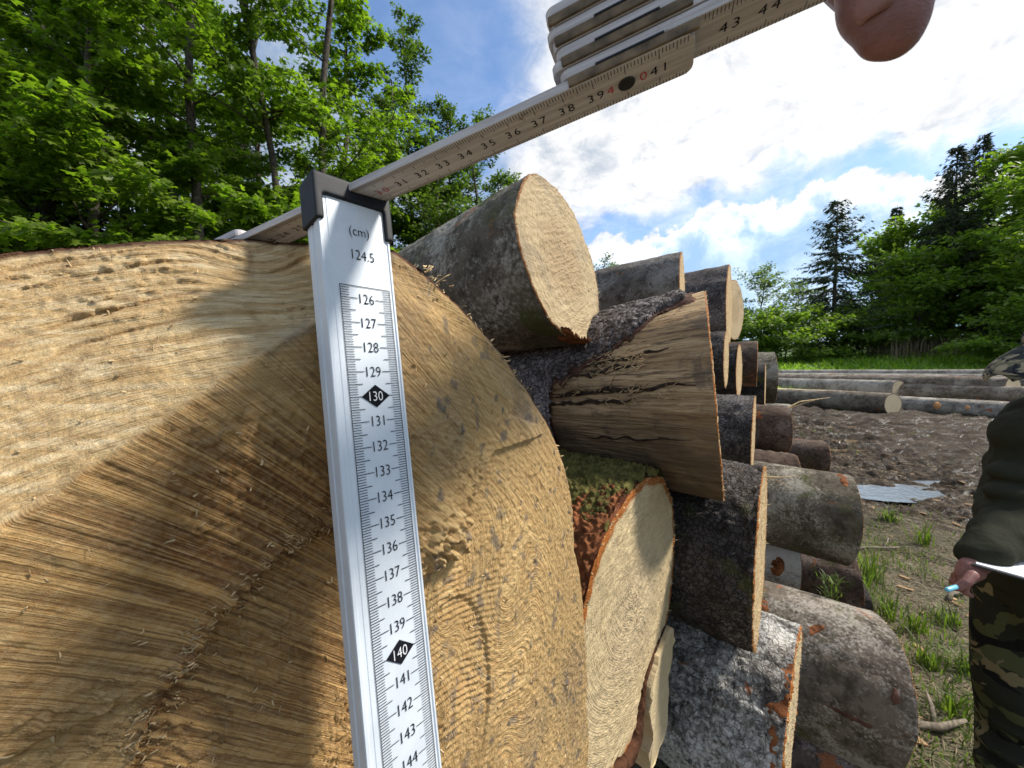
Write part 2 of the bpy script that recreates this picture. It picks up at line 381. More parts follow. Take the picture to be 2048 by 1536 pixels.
# ------------------------------------------------------------------ the big log right in front of the camera
BD = .170; BE = Vector((.685, .728, 0)).normalized(); BN = Vector((BE.y, -BE.x, 0))
def px2ez(px, py):
    v = c2d((px-1024)/F, (py-768)/F, 1); t = -BD/v.dot(BN); p = v*t
    return p.dot(BE), p.z
EC, ZC, BR = .068, -.195, .25
def big_log():
    P = Vector((0, 0, CAMZ))-BN*BD+BE*EC+Vector((0, 0, ZC)); M = log_matrix(P, -BN)
    root = empty('log', M); tag(root, 'huge foreground log with rough sawn pale and brown face behind the metal ruler', 'log', 'logs stacked in the pile')
    # outline of the cut face traced through the face plane
    outl = [px2ez(*p) for p in ((790, 497), (870, 560), (950, 640), (1040, 755), (1100, 850), (1132, 930), (1152, 1100), (1170, 1250), (1176, 1400), (1178, 1536))]
    oa = [(math.atan2(z-ZC, e-EC), math.hypot(z-ZC, e-EC)) for e, z in outl][::-1]
    ang = np.array([-math.pi, -1.2]+[a for a, _ in oa]+[1.9, math.pi]); rd = np.array([BR, BR]+[r for _, r in oa]+[BR*1.03, BR])
    step = .00075
    e, z = np.meshgrid(np.arange(-.075, .345, step), np.arange(-.36, .105, step), indexing='ij')
    th = np.arctan2(z-ZC, e-EC); ro = np.interp(th, ang, rd)*(1+.006*fbm(e*40, z*40, 0, 4, 4)); rr = np.hypot(z-ZC, e-EC); frac = rr/ro
    # squeeze outside vertices onto the outline
    k = np.where(frac > 1, 1/frac, 1); inside = frac < 1.012
    e2 = EC+(e-EC)*k; z2 = ZC+(z-ZC)*k
    def line(pts):
        q = np.array([px2ez(*p) for p in pts]); q = q[np.argsort(q[:, 0])]; return np.interp(e2, q[:, 0], q[:, 1])
    nz = fbm(e2*55, z2*55, 0, 11, 4); RX = px2ez(800, 900)[0]; rside = sst(e2, RX-.03, RX+.03)
    zr = line([(-400, 1250), (0, 1052), (120, 985), (250, 893), (400, 795), (520, 715), (640, 640), (720, 560), (790, 500), (900, 300)])+.0016*nz
    g = z2-zr
    qs = z2+.80*e2+1.1*e2**2                       # chain-saw stroke coordinate below the ridge
    al = e2-.75*z2; stroke = fbm(qs*420, al*5, 0, 21, 3)
    stroke2 = fbm((z2-.35*e2)*300, e2*14, 0, 22, 3)
    knots = [(px2ez(905, 1420), .050, .045), (px2ez(1010, 1180), .030, .024), (px2ez(1000, 1520), .03, .02), (px2ez(880, 1230), .02, .016), (px2ez(640, 1560), .04, .05), (px2ez(1060, 1640), .02, .03), (px2ez(560, 470), .012, .016)]
    ph = rr*(1+.03*fbm(e2*9, z2*9, 0, 31, 3))
    for (ke, kz), am, si in knots:
        dd = np.hypot(e2-ke, (z2-kz)*.62); ph = ph+am*np.exp(-(dd/si)**2)
    ring = np.sin(ph*1350+2.2*nz)
    chips = sst(fbm(ph*430, th*70, 3, 41, 3), .10, .30)*sst(fbm(e2*26, z2*26, 0, 44, 2), -.35, .15)
    arcs = sst(fbm((ph-.10*e2)*520+1.3*nz, th*2.2, 9, 43, 2), .28, .46)
    bev = sst(g, 0, .002)
    d = np.where(g > 0, 1.02*g*.85, .11*(-g)*np.exp(g/.12)*(1-rside))
    fz = fbm(e2*420, z2*420, 0, 33, 2)
    d = d+bev*(.00035*ring*(1+chips)-.0011*chips*(1+.8*fz)-.0006*stroke2+.0009*arcs)+.0005*fz
    # low area right of the second step
    pts = [(-200, 2600), (200, 1750), (300, 1450), (430, 1250), (560, 1112), (640, 1065), (700, 1045), (800, 1018)]
    g2 = z2-line(pts)+.002*nz+np.where(e2 > px2ez(815, 1000)[0], 1, 0)
    low = sst(-g2, 0, .0016); d = d+low*.007-low*np.clip(-g2, 0, .08)*.12
    lowm = (1-bev)
    # raised torn layer to the right of the ruler
    e3 = np.interp(z2, *zip(*sorted([(px2ez(*p)[1], px2ez(*p)[0]) for p in ((860, 1135), (935, 1085), (940, 1010), (985, 900), (1012, 830), (1030, 780), (1110, 860))])))
    g3 = e3-e2+.0022*fbm(e2*120, z2*120, 0, 51, 3); zlo = px2ez(870, 1138)[1]
    up = (1-sst(frac, .90, .97))*sst(g3, 0, .0015)*sst(z2, zlo-.001, zlo+.002)*lowm*(1-low)
    tear = np.exp(-(np.hypot(e2-px2ez(890, 1075)[0], z2-px2ez(890, 1075)[1])/.016)**2)
    d = d-up*.0035-tear*up*(.006+.009*fbm(e2*170+qs*60, z2*300, 0, 61, 3))
    # curved kerfs around the knots
    (ke, kz) = knots[0][0]; dk = np.hypot(e2-ke, (z2-kz)*.45)
    arc = sst(dk, .030, .0285)*sst(dk, .004, .012); right = sst(e2, px2ez(850, 1200)[0], px2ez(860, 1200)[0])
    d = d+lowm*(1-up)*right*arc*.0016
    scr = np.sin((z2-kz)*1500+2.5*nz+dk*500)*sst(fbm(e2*45, z2*45, 0, 71, 2), -.1, .3)*np.exp(-(dk/.045)**2)
    d = d+lowm*right*.0006*scr
    torn = np.exp(-(g2/.0075)**2)*(1-rside)*lowm*sst(e2, px2ez(230, 1500)[0]-.02, px2ez(330, 1400)[0]); d = d-torn*(.0022+.0045*fbm(qs*420, z2*240-e2*90, 0, 66, 3))
    flat = right*(1-up)
    d = d+lowm*(.0005*stroke*(1-.5*flat)-.0012*chips*(1-.6*flat)+.0004*nz)
    # splintered deep strokes in the brown zone
    cz = np.exp(-(np.hypot(e2-px2ez(500, 1050)[0], (z2-px2ez(500, 1050)[1])*1.2)/.05)**2)
    d = d+lowm*(1-low)*cz*.0012*fbm(qs*300, al*14, 0, 81, 3)
    d = d+.0022*sst(frac, .985, 1.0)
    brown = lowm*(1-.80*right)*(.20+.30*fbm(e2*16, z2*16, 0, 91, 4)+1.0*cz*(1-low))+lowm*low*.42*(1-right)
    brown = np.clip(brown+.55*torn+lowm*right*sst(dk, .05, .01)*.22, 0, 1)
    grey = np.clip(sst(fbm(e2*20, z2*20, 0, 95, 4), .25, .6)*.35+.9*np.exp(-(np.abs(g)/.0035)**2)*sst(e2, px2ez(380, 800)[0], px2ez(470, 740)[0])*sst(fbm(e2*90, z2*90, 0, 96, 2), -.3, .3)
                   +lowm*right*.8*sst(fbm(e2*190, z2*120, 0, 97, 3), .34, .5)
                   +right*.9*np.exp(-(np.hypot(e2-px2ez(1060, 800)[0], (z2-px2ez(1060, 800)[1]))/.022)**2), 0, 1)
    gap = np.clip(sst(fbm(qs*760, e2*12-z2*9, 0, 23, 2), .1, .5)*lowm, 0, 1)
    V = np.stack([d, -(e2-EC), z2-ZC], -1).reshape(-1, 3); n0, n1_ = e.shape
    Fq = grid_faces(n0, n1_, inside, wrap=False)
    m, T = newmat('big_cut_wood'); Pn = T.n('ShaderNodeTexCoord').outputs['Object']
    A = lambda k_: T.n('ShaderNodeAttribute', attribute_name=k_).outputs['Fac']
    br, gr, bv, rg, stv, fr, chp = A('brown'), A('grey'), A('bevel'), A('ringv'), A('strokev'), A('rad'), A('chips')
    fine = T.noise(Pn, 420, 6, .7); midn = T.noise(Pn, 70, 6, .62, .5); fib = T.noise(T.vm('MULTIPLY', Pn, (1, 50, 520)), 1.0, 4, .6, .5)
    cx = lambda a, b, s1, s2: T.n('ShaderNodeCombineXYZ', {0: T.m('MULTIPLY', a, s1), 1: T.m('MULTIPLY', b, s2)}).outputs[0]
    skn = T.noise(cx(A('qs'), A('al'), 1100., 22.), 1.0, 4, .62, .15); skb = T.noise(cx(A('qs'), A('al'), 330., 7.), 1.0, 3, .6, .3)
    rgn = T.noise(cx(A('ph'), A('th'), 620., 2.5), 1.0, 4, .62, .25); rgf = T.noise(cx(A('ph'), A('th'), 1900., 14.), 1.0, 3, .6, .2)
    fl = A('flat'); lw = T.m('MULTIPLY', T.m('SUBTRACT', 1.0, bv), T.m('SUBTRACT', 1.0, T.m('MULTIPLY', fl, .85))); rv = T.m('MAXIMUM', bv, fl); rg = T.ss(rgn, .38, .62, -1, 1)
    c = T.mix(T.ss(rg, -.9, .9, 0, .6), (.68, .475, .215), (.45, .25, .085))
    c = T.mix(T.m('MULTIPLY', bv, T.ss(fib, .4, .65, .1, .75)), c, (.86, .72, .47))
    c = T.mix(T.m('MULTIPLY', T.ss(midn, .52, .68, 0, .7), bv), c, (.34, .21, .10))
    c = T.mix(T.m('MULTIPLY', T.m('MULTIPLY', A('arcs'), bv), .65), c, (.36, .20, .085))
    dk_ = T.mix(T.ss(skb, .35, .6), (.64, .36, .12), (.21, .085, .022))
    c = T.mix(br, c, dk_)
    
    c = T.mix(T.m('MULTIPLY', T.m('MULTIPLY', chp, bv), .30), c, (.40, .24, .10))
    c = T.mix(T.ss(fine, .35, .75, 0, .4), c, (.62, .47, .27))
    c = T.mix(T.ss(fine, .42, .25, 0, .45), c, (.18, .10, .04))
    c = T.mix(T.m('MULTIPLY', T.ss(skn, .50, .62, 0, .70), lw), c, T.mix(br, (.34, .20, .085), (.10, .045, .014)))
    c = T.mix(T.m('MULTIPLY', T.ss(skn, .44, .34, 0, .5), lw), c, (.80, .57, .28))
    c = T.mix(T.m('MULTIPLY', T.ss(rgf, .50, .62, 0, .6), rv), c, (.42, .25, .10))
    c = T.mix(T.m('MULTIPLY', T.ss(T.noise(cx(A('ph'), A('th'), 210., 1.5), 1.0, 2, .5, .2), .50, .60, 0, .45), rv), c, (.55, .36, .16))
    c = T.mix(T.m('MULTIPLY', gr, T.ss(midn, .35, .6, .4, .85)), c, (.14, .13, .125))
    c = T.mix(T.ss(fr, .985, .997), c, (.10, .045, .022))
    h = T.m('ADD', T.m('MULTIPLY', fine, .7), T.m('MULTIPLY', midn, .5))
    h = T.m('ADD', h, T.m('MULTIPLY', T.m('ADD', rgf, rgn), T.m('MULTIPLY', rv, .75)))
    h = T.m('ADD', h, T.m('MULTIPLY', T.m('ADD', T.m('MULTIPLY', skn, 1.0), skb), T.m('MULTIPLY', lw, .8)))
    finish(T, c, .72, h, .9, .0022, 0, .25)
    ob('cut_face', mesh('cut_face', V, Fq[:, ::-1], m, True, {'rad': frac, 'brown': brown, 'grey': grey, 'bevel': bev, 'ringv': ring, 'strokev': stroke, 'chips': chips, 'gap': gap, 'arcs': arcs, 'qs': qs, 'al': al, 'ph': ph, 'th': th, 'rs': rside, 'flat': rside*(1-up)*lowm}), root)
    # bark round it
    nx, nt = 60, 420; t = (np.linspace(0, 1, nx)**1.8*2.4)[:, None]; tt = np.linspace(-np.pi, np.pi, nt, endpoint=False)[None, :]
    e_, z_ = np.cos(tt), np.sin(tt); ro_ = np.interp(tt, ang, rd)
    # where the slanted notch cuts the top, the side starts further back
    ee, zz_ = EC+ro_*e_, ZC+ro_*z_
    q = np.array([px2ez(*p) for p in [(-400, 1250), (0, 1052), (250, 893), (400, 795), (640, 640), (790, 500)]]); q = q[np.argsort(q[:, 0])]
    g_ = zz_-np.interp(ee, q[:, 0], q[:, 1]); x0 = np.where((g_ > 0) & (ee < px2ez(790, 500)[0]+.02), 1.02*g_*.85, .26*np.clip(-g_, 0, .3)*np.exp(np.clip(g_, -1, 0)/.18))+.0015
    X = x0+t; rb = (ro_-.006*((ee < px2ez(790, 500)[0]) & (zz_ > -.1)))*(1+.03*sst(X, .0, .3)*0)+.0045*fbm(X*30, e_*8, z_*8, 7, 4)+.0035*fbm(X*90, e_*24, z_*24, 8, 3)
    V = np.stack([X+0*tt, -rb*e_, rb*z_], -1).reshape(-1, 3)
    ob('bark', mesh('bark', V, grid_faces(nx, nt)[:, ::-1], BROWN, True), root)
    # torn splinters and bark crumbs along the upper right rim
    rng = np.random.default_rng(5); VV = []; FF = []
    def sliver(p, dr, l, w_):
        u = np.cross(dr, rng.normal(size=3)); u /= np.linalg.norm(u); v_ = np.cross(dr, u); z0 = len(VV)
        c1 = p+dr*l*.55+u*l*.08*rng.normal(); c2 = p+dr*l
        VV.extend([p-u*w_, p+u*w_, p+v_*w_*.5, c1-u*w_*.8, c1+u*w_*.8, c1+v_*w_*.4, c2]); FF.extend([(z0, z0+1, z0+4), (z0, z0+4, z0+3), (z0+1, z0+2, z0+5), (z0+1, z0+5, z0+4), (z0+2, z0, z0+3), (z0+2, z0+3, z0+5), (z0+3, z0+4, z0+6), (z0+4, z0+5, z0+6), (z0+5, z0+3, z0+6)])
    for i in range(110):
        px, py = random_rim(rng); e0, z0_ = px2ez(px, py)
        p = np.array([rng.uniform(-.001, .012), -(e0-EC), z0_-ZC]); dr = np.array([-.55, -.6, .25])+rng.normal(size=3)*.55; dr /= np.linalg.norm(dr)
        sliver(p, dr, rng.uniform(.0015, .0045)*(2.2 if rng.random() < .10 else 1), rng.uniform(.0003, .0008))
    sp = [(690, 1050), (560, 1115), (430, 1252), (305, 1452), (285, 1530)]; nsl = len(VV)
    for i in range(420):
        k_ = rng.integers(0, 4); f = rng.random(); e0, z0_ = px2ez(sp[k_][0]*(1-f)+sp[k_+1][0]*f+rng.normal()*22, sp[k_][1]*(1-f)+sp[k_+1][1]*f+rng.normal()*18)
        i_, j_ = int((e0+.075)/step), int((z0_+.36)/step)
        if not (0 < i_ < n0 and 0 < j_ < n1_): continue
        p = np.array([d[i_, j_], -(e0-EC), z0_-ZC]); dr = np.array([-.35, .8, .15])+rng.normal(size=3)*.45; dr /= np.linalg.norm(dr)
        sliver(p, dr, rng.uniform(.0012, .0035), rng.uniform(.0002, .0006))
    for i in range(1100):       # crumbs and burr fibres over the face
        i_, j_ = rng.integers(5, n0-5), rng.integers(5, n1_-5)
        if not inside[i_, j_]: continue
        p = np.array([d[i_, j_]-.0003, -(e2[i_, j_]-EC), z2[i_, j_]-ZC]); dr = rng.normal(size=3); dr[0] = -abs(dr[0])*.45; dr /= np.linalg.norm(dr)
        sliver(p, dr, rng.uniform(.0010, .0035)*(1.8 if rng.random() < .05 else 1), rng.uniform(.0002, .0007))
    s_ = ob('splinters', mesh('splinters', np.array(VV), np.array(FF), SPLIN), root); s_['kind'] = 'stuff'
def random_rim(rng):
    pts = [(840, 525), (900, 590), (960, 660), (1010, 720), (1060, 790), (1110, 880), (1135, 960), (1160, 1180)]; wt = [.36, .10, .10, .26, .06, .06, .06]
    i = rng.choice(7, p=np.array(wt)/sum(wt)); f = rng.random()
    return pts[i][0]*(1-f)+pts[i+1][0]*f+rng.normal()*6, pts[i][1]*(1-f)+pts[i+1][1]*f+rng.normal()*6
big_log()
# ------------------------------------------------------------------ the stacked pile
# upper log with the pale ringed face
make_log(1127, 522, .62, .133, L=.62, r1=.128, dz=-.065, mats=(GREY, CUT3), kind='smooth', res=1.7, tilt=(-.22, .16), oval=1.04, seed=5, rough=1.3, face_c=(-.15, .12),
         label='grey barked log with round ringed cut face resting highest, above the half peeled log')
# half peeled log
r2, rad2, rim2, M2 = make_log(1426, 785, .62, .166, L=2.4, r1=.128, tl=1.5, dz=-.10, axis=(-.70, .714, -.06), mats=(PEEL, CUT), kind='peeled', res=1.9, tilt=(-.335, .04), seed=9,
         label='thick log with bark torn off its lower side, bare streaked wood showing')
def edge2(t, th):
    b = np.interp(t-.05*np.cos(th), [0, .03, .06, .10, .17, .20, .215, .6], [1.1, .95, .62, .40, .24, .14, -.55, -.8])+.05*vn(t*40, 0, 0, 3)+.035*vn(t*120, 0, 0, 4)
    g = (th-b)*.15; g = np.minimum(g, (t-.032)+.012*vn(th*9, 0, 0, 8)+.004*vn(th*40, 0, 0, 9))
    return g+.004*fbm(t*60, th*9, 0, 12, 3)
shell(r2, rad2, -.9, 2.6, .0, .62, SCALY, 'bark', edge2, .0075, .0026, tilt=(-.335, .04), L=2.4, seed=12, r=.166)
def edge2b(t, th):   # reddish inner bark strip along the torn edge
    g = edge2(t, th); return np.minimum(g+.010+.005*vn(t*60, th*9, 0, 5), .004)
shell(r2, rad2, -.6, 2.6, .0, .62, bark_mat('torn_bark', (.05, .022, .016), (.13, .065, .045), (.22, .14, .10), .2, 0, .5), 'torn_inner_bark', edge2b, .003, .003, tilt=(-.335, .04), L=2.4, seed=14, r=.166, scal=False)
def slivers(root, rad, n, tr, thr, l, w, mat, name, seed, tilt=(0, 0), L=2.4, lift=.5):
    rng = np.random.default_rng(seed); VV = []; FF = []
    for _ in range(n):
        t, th = rng.uniform(*tr), rng.uniform(*thr); r_ = float(rad(np.array(t), np.array(th)))+.001
        b = np.array([t, r_*math.cos(th), r_*math.sin(th)]); b[0] += (tilt[0]*b[1]+tilt[1]*b[2])*(1-t/L)
        rd = np.array([0, math.cos(th), math.sin(th)]); tg = np.array([0, -math.sin(th), math.cos(th)])
        dr = np.array([-1, 0, 0])+rd*abs(rng.normal())*lift+tg*rng.normal()*.45; dr /= np.linalg.norm(dr); ll = rng.uniform(.4, 1)*l; ww = rng.uniform(.5, 1)*w; u = np.cross(dr, rd); u /= np.linalg.norm(u)
        z0 = len(VV); VV += [b-u*ww, b+u*ww, b+dr*ll*.5+u*ww*.9+rd*ll*.08, b+dr*ll*.5-u*ww*.9+rd*ll*.08, b+dr*ll+rd*ll*.02]; FF += [(z0, z0+1, z0+2), (z0, z0+2, z0+3), (z0+3, z0+2, z0+4)]
    ob(name, mesh(name, np.array(VV), np.array(FF), mat), root)
slivers(r2, rad2, 110, (.09, .19), (.22, .46), .022, .0009, SPLIN, 'splinters', 3, (-.335, .04))
slivers(r2, rad2, 50, (.05, .26), (-.05, .12), .04, .0014, PEEL, 'splinters', 4, (-.335, .04))
slivers(r2, rad2, 60, (.03, .09), (.85, 1.3), .02, .0016, bpy.data.materials['torn_bark'], 'bark_shreds', 6, (-.335, .04))
# log with the tall cream face, mossy top and red torn bark
r3, rad3, rim3, M3 = make_log(1272, 1225, .50, .178, L=2.6, r1=.16, mats=(bark_mat('red_brown_bark', (.07, .022, .012), (.22, .075, .032), (.32, .16, .09), .3, 0, .6), CUT2), kind='smooth', res=1.7, tilt=(-.15, -.035), seed=21, rough=1.6, face_c=(.05, .35),
         label='log with tall cream oval cut face, orange rim and mossy top')
def edge3(t, th): return np.minimum(np.minimum((th-.95)*.1, (2.15-th)*.1), np.minimum(t-.004, .2-t))+.018*fbm(t*40, th*6, 0, 3, 4)
shell(r3, rad3, .8, 2.3, .0, .2, MOSS, 'moss', edge3, .006, .0016, tilt=(-.15, -.035), L=2.6, seed=4, r=.178, scal=False, fuzz=.010)
def edge3b(t, th): return np.minimum((1.15-th)*.1, (th+.75)*.1)*.5+np.minimum(.05-t, .02)+.012*fbm(t*50, th*8, 0, 6, 4)
shell(r3, rad3, -1.0, 1.3, .0, .09, REDW, 'torn_red_bark', edge3b, .004, .0016, tilt=(-.15, -.035), L=2.6, seed=5, r=.178, scal=False, fuzz=.010)
slivers(r3, rad3, 260, (.0, .1), (.9, 1.9), .009, .0005, MOSS, 'moss_tufts', 8, lift=1.5)
# split slab hanging off the lower right of that face
def f3(px, py, dx): y, z = -(px-1276)*.00146, -(py-1225)*.00065; return (-.15*y-.035*z+dx, y, z)
def board3(name, pts, dx, th, mat):
    pts = [p for i in range(len(pts)) for p in [pts[i]]+[tuple(np.array(pts[i])*(1-f)+np.array(pts[(i+1) % len(pts)])*f+np.random.default_rng(i*9+int(f*10)).normal(0, 2.5, 2)) for f in (.25, .5, .75)]]
    n_ = len(pts); V = [f3(*p, dx+.003*float(vn(p[0]*.06, p[1]*.06, 0, 7))) for p in pts]+[f3(*p, dx+th) for p in pts]
    ob(name, mesh(name, V, [tuple(range(n_)), tuple(range(n_, 2*n_))[::-1]]+[(i, n_+i, n_+(i+1) % n_, (i+1) % n_) for i in range(n_)], mat), r3)
board3('split_slab', [(1375, 1372), (1330, 1385), (1308, 1425), (1304, 1470), (1315, 1536), (1318, 1640), (1378, 1640), (1374, 1500), (1388, 1420)], -.012, .06, cut_mat('split_wood', (.62, .50, .31), (.46, .34, .18), (.3, .12, .04), 30))
board3('orange_slab', [(1168, 1395), (1190, 1428), (1212, 1480), (1256, 1528), (1262, 1640), (1165, 1640)], -.008, .05, plain('orange_wood', (.50, .23, .06), .7, 0, .35, 30, .5, .3, .004))
mb = MB(); pts = [f3(x, y, -.003) for x, y in ((1176, 1395), (1198, 1432), (1214, 1468), (1240, 1478), (1262, 1505), (1284, 1500), (1296, 1462), (1306, 1412), (1336, 1382), (1374, 1368))]
mb.tube(pts, [.006, .0075, .007, .009, .011, .010, .006, .003, .0025, .001], 7, flat=.9); o = mb.build('torn_bark_edge', plain('torn_edge_bark', (.07, .032, .018), .9, 0, .5, 70, .9, .1, .008), r3, True)
# dark scaly log right of it
make_log(1520, 1112, .687, .150, L=2.6, r1=.14, mats=(DARK, CUT), kind='scaly', res=2.3, tilt=(-.165, -.01), seed=31, rough=1.2,
         label='dark scaly barked log under the half peeled log, edge of cream face')
r5, rad5, rim5, M5 = make_log(1580, 1452, .72, .166, L=2.4, r1=.155, mats=(bark_mat('flaky_pale_bark', (.028, .024, .022), (.19, .175, .16), (.62, .61, .58), .62, .0, .08, .8, .45, 1.0), CUT2), kind='scaly', res=2.2, tilt=(-.085, -.04), seed=37, rough=2.6,
         label='pale grey flaky barked log at bottom, narrow orange rimmed cut face')
def edge5(t, th): return np.minimum(.018-t+.014*vn(th*7, 0, 0, 2)+.02*np.clip(.3-th, 0, 1), .05)+.006*fbm(t*50, th*8, 0, 6, 3)
shell(r5, rad5, -.9, 1.3, .0, .08, REDW, 'torn_red_bark', edge5, .0015, .003, tilt=(-.085, -.04), L=2.4, seed=5, r=.166, scal=False)
r6, rad6, rim6, M6 = make_log(1742, 1374, .93, .168, L=2.4, r1=.19, mats=(bark_mat('pale_bark_with_scrapes', (.055, .042, .031), (.165, .135, .105), (.43, .39, .34), .62, .1, .35), CUT), kind='smooth', res=1.7, tilt=(-.42, -.22), seed=43, dz=-.06, rough=.9,
         label='large pale log lowest at right with red scrapes in its bark')
def patch(root, rad, t0, th0, wt, wh, mat, name, seed, tilt, L, r, ang=0.0, thick=-.0002):
    def ed(t, th):
        u, v = (t-t0), (th-th0)*r; c, s_ = math.cos(ang), math.sin(ang); a, b = u*c+v*s_, -u*s_+v*c
        return (1-np.hypot(a/wt, b/wh))*min(wt, wh)+.004*fbm(t*60, th*60*r, 0, seed, 3)
    m_ = max(wt, wh)*1.3
    shell(root, rad, th0-m_/r, th0+m_/r, t0-m_, t0+m_, mat, name, ed, thick+.0012, .0025, tilt=tilt, L=L, seed=seed, r=r, scal=False)
patch(r6, rad6, .17, .95, .045, .009, REDW, 'red_scrape', 3, (-.42, -.22), 2.4, .168, -.75)
patch(r6, rad6, .10, .1, .04, .007, bpy.data.materials['torn_bark'], 'red_scrape', 4, (-.42, -.22), 2.4, .168, .1)
patch(r6, rad6, .262, .95, .012, .055, REDW, 'red_scrape', 6, (-.42, -.22), 2.4, .168, .2)
patch(r6, rad6, .03, .55, .008, .016, bpy.data.materials['torn_bark'], 'red_scrape', 7, (-.42, -.22), 2.4, .168, .2)
r7, rad7, _, _ = make_log(1688, 1036, 1.36, .158, L=2.4, r1=.155, mats=(GREY, CUT), kind='smooth', res=1.2, tilt=(-.36, -.08), seed=51, rough=.6,
         label='smooth grey log jutting out furthest right in mid pile, small orange patch at its end')
patch(r7, rad7, .03, 1.3, .012, .05, REDW, 'orange_patch', 3, (-.36, -.08), 2.4, .17, .0)
make_log(1506, 870, 1.155, .118, L=2.2, mats=(DARK, CUT), kind='scaly', res=1.1, tilt=(-.20, -.02), seed=55, label='small black mossy log right behind the half peeled log')
make_log(1364, 582, 1.20, .118, L=.75, r1=.115, mats=(bark_mat('grey_brown_bark', (.05, .042, .036), (.14, .12, .105), (.27, .25, .235), .6, .0, .1), CUT), kind='smooth', res=1.2, tilt=(-.33, .02), seed=59, label='grey brown log on top of pile directly right of the round ringed face')
make_log(1458, 612, 1.68, .172, L=1.9, mats=(SCALY, CUT), kind='smooth', res=1.1, tilt=(-.22, .0), seed=61, label='topmost far log with sawn cream end, behind the corner of torn bark')
make_log(1452, 720, 1.43, .104, L=1.6, mats=(DARK, CUT), kind='scaly', res=.8, tilt=(-.22, .0), seed=63, label='thin dark log squeezed under the topmost far log')
make_log(1478, 745, 1.85, .128, L=1.6, mats=(DARK, CUT), kind='scaly', res=.8, tilt=(-.17, .0), seed=65, label='log showing a tall cream strip of cut end left of the brown knotted log')
make_log(1513, 727, 2.1, .122, L=1.6, mats=(BROWN, CUT), kind='smooth', res=.8, tilt=(-.26, .0), seed=67, label='brown knotted log near top of far pile end')
make_log(1530, 772, 2.40, .140, L=1.6, mats=(DARK, CUT), kind='smooth', res=.7, tilt=(-.20, .0), seed=69, label='dark log with cream sliver of cut end below the brown knotted log')
make_log(1546, 757, 2.75, .185, L=1.6, mats=(GREY, CUT), kind='smooth', res=.7, tilt=(-.36, .0), seed=71, label='last grey log standing against the far log row, red bark on top')
make_log(1573, 860, 1.92, .122, L=2, mats=(BROWN, CUT), kind='smooth', res=.8, tilt=(-.38, .0), seed=73, label='reddish brown log under the far pile top, straw lying on its end')
make_log(1590, 972, 1.67, .132, L=2, mats=(BROWN, CUT), kind='scaly', res=.8, tilt=(-.34, .0), seed=75, label='dark brown log with orange bare spot left of the smooth grey log')
make_log(1649, 915, 2.75, .118, L=2, mats=(BROWN, CUT), kind='smooth', res=.7, tilt=(-.40, .0), seed=77, label='small split log with orange top behind the smooth jutting grey log')
r11, rad11, _, _ = make_log(1588, 1124, 1.49, .121, L=2, mats=(PALE, CUT), kind='smooth', res=.9, tilt=(-.34, .0), seed=79, label='small bluish grey log with two orange patches above the red scraped log')
patch(r11, rad11, .05, .95, .05, .022, REDW, 'orange_patch', 3, (-.34, 0), 2, .12, .2)
patch(r11, rad11, .07, .1, .022, .035, REDW, 'orange_patch', 5, (-.34, 0), 2, .12, .2)
make_log(1706, 1172, 1.95, .15, L=2, mats=(BROWN, CUT), kind='smooth', res=.7, tilt=(-.34, .0), seed=81, label='reddish log half hidden beneath the smooth jutting grey log')
make_log(1700, 1600, 1.12, .19, L=2, mats=(BROWN, CUT), kind='smooth', res=.8, tilt=(-.30, .0), seed=83, label='bottom log mostly hidden beneath the red scraped log')
make_log(1578, 840, 3.2, .13, L=2, mats=(GREY, CUT), kind='smooth', res=.6, tilt=(-.36, .0), seed=85, label='little log end peeking out past the reddish brown log')
make_log(1725, 1215, 2.2, .14, L=2, mats=(DARK, CUT), kind='smooth', res=.6, tilt=(-.40, .0), seed=87, label='mossy log flat on the ground behind the red scraped log')
# darker logs deeper in the pile, seen through the gaps
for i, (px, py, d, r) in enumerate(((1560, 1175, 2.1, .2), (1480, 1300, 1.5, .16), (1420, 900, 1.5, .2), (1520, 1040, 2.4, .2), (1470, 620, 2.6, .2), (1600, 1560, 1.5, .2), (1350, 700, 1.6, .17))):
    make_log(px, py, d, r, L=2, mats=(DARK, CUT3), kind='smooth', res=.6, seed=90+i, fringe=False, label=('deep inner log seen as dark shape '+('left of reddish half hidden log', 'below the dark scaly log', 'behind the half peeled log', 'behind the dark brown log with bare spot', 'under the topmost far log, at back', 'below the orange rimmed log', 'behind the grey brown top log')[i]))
# straws sticking out of the cut of the dark scaly log, and one at the back
mb = MB(); p = at(1530, 953, .66)
mb.tube([p, at(1560, 954, .655), at(1598, 952, .65)], [.0012, .001, .0003], 5); mb.tube([p, at(1558, 962, .655), at(1585, 978, .65)], [.001, .0008, .0002], 5)
tag(mb.build('straw', SPLIN), 'two pale straws poking from the top edge of the dark scaly log', 'straw')
mb = MB(); p = at(1562, 822, 1.9)
mb.tube([p, at(1600, 803, 1.9), at(1660, 795, 1.95)], [.004, .003, .001], 5); mb.tube([p, at(1590, 812, 1.9), at(1630, 800, 1.93)], [.003, .003, .001], 5)
tag(mb.build('split_strand', SPLIN), 'long pale splinter strand sticking out over the mud from far pile end', 'splinter')
# peeled scrap of bark with cream fold between the dark scaly and pale flaky log

patch(bpy.data.objects['log.001'], lambda t, th: .133*(1+0*t), .0, -1.45, .02, .045, REDW, 'red_rim', 3, (-.22, .16), .62, .133)

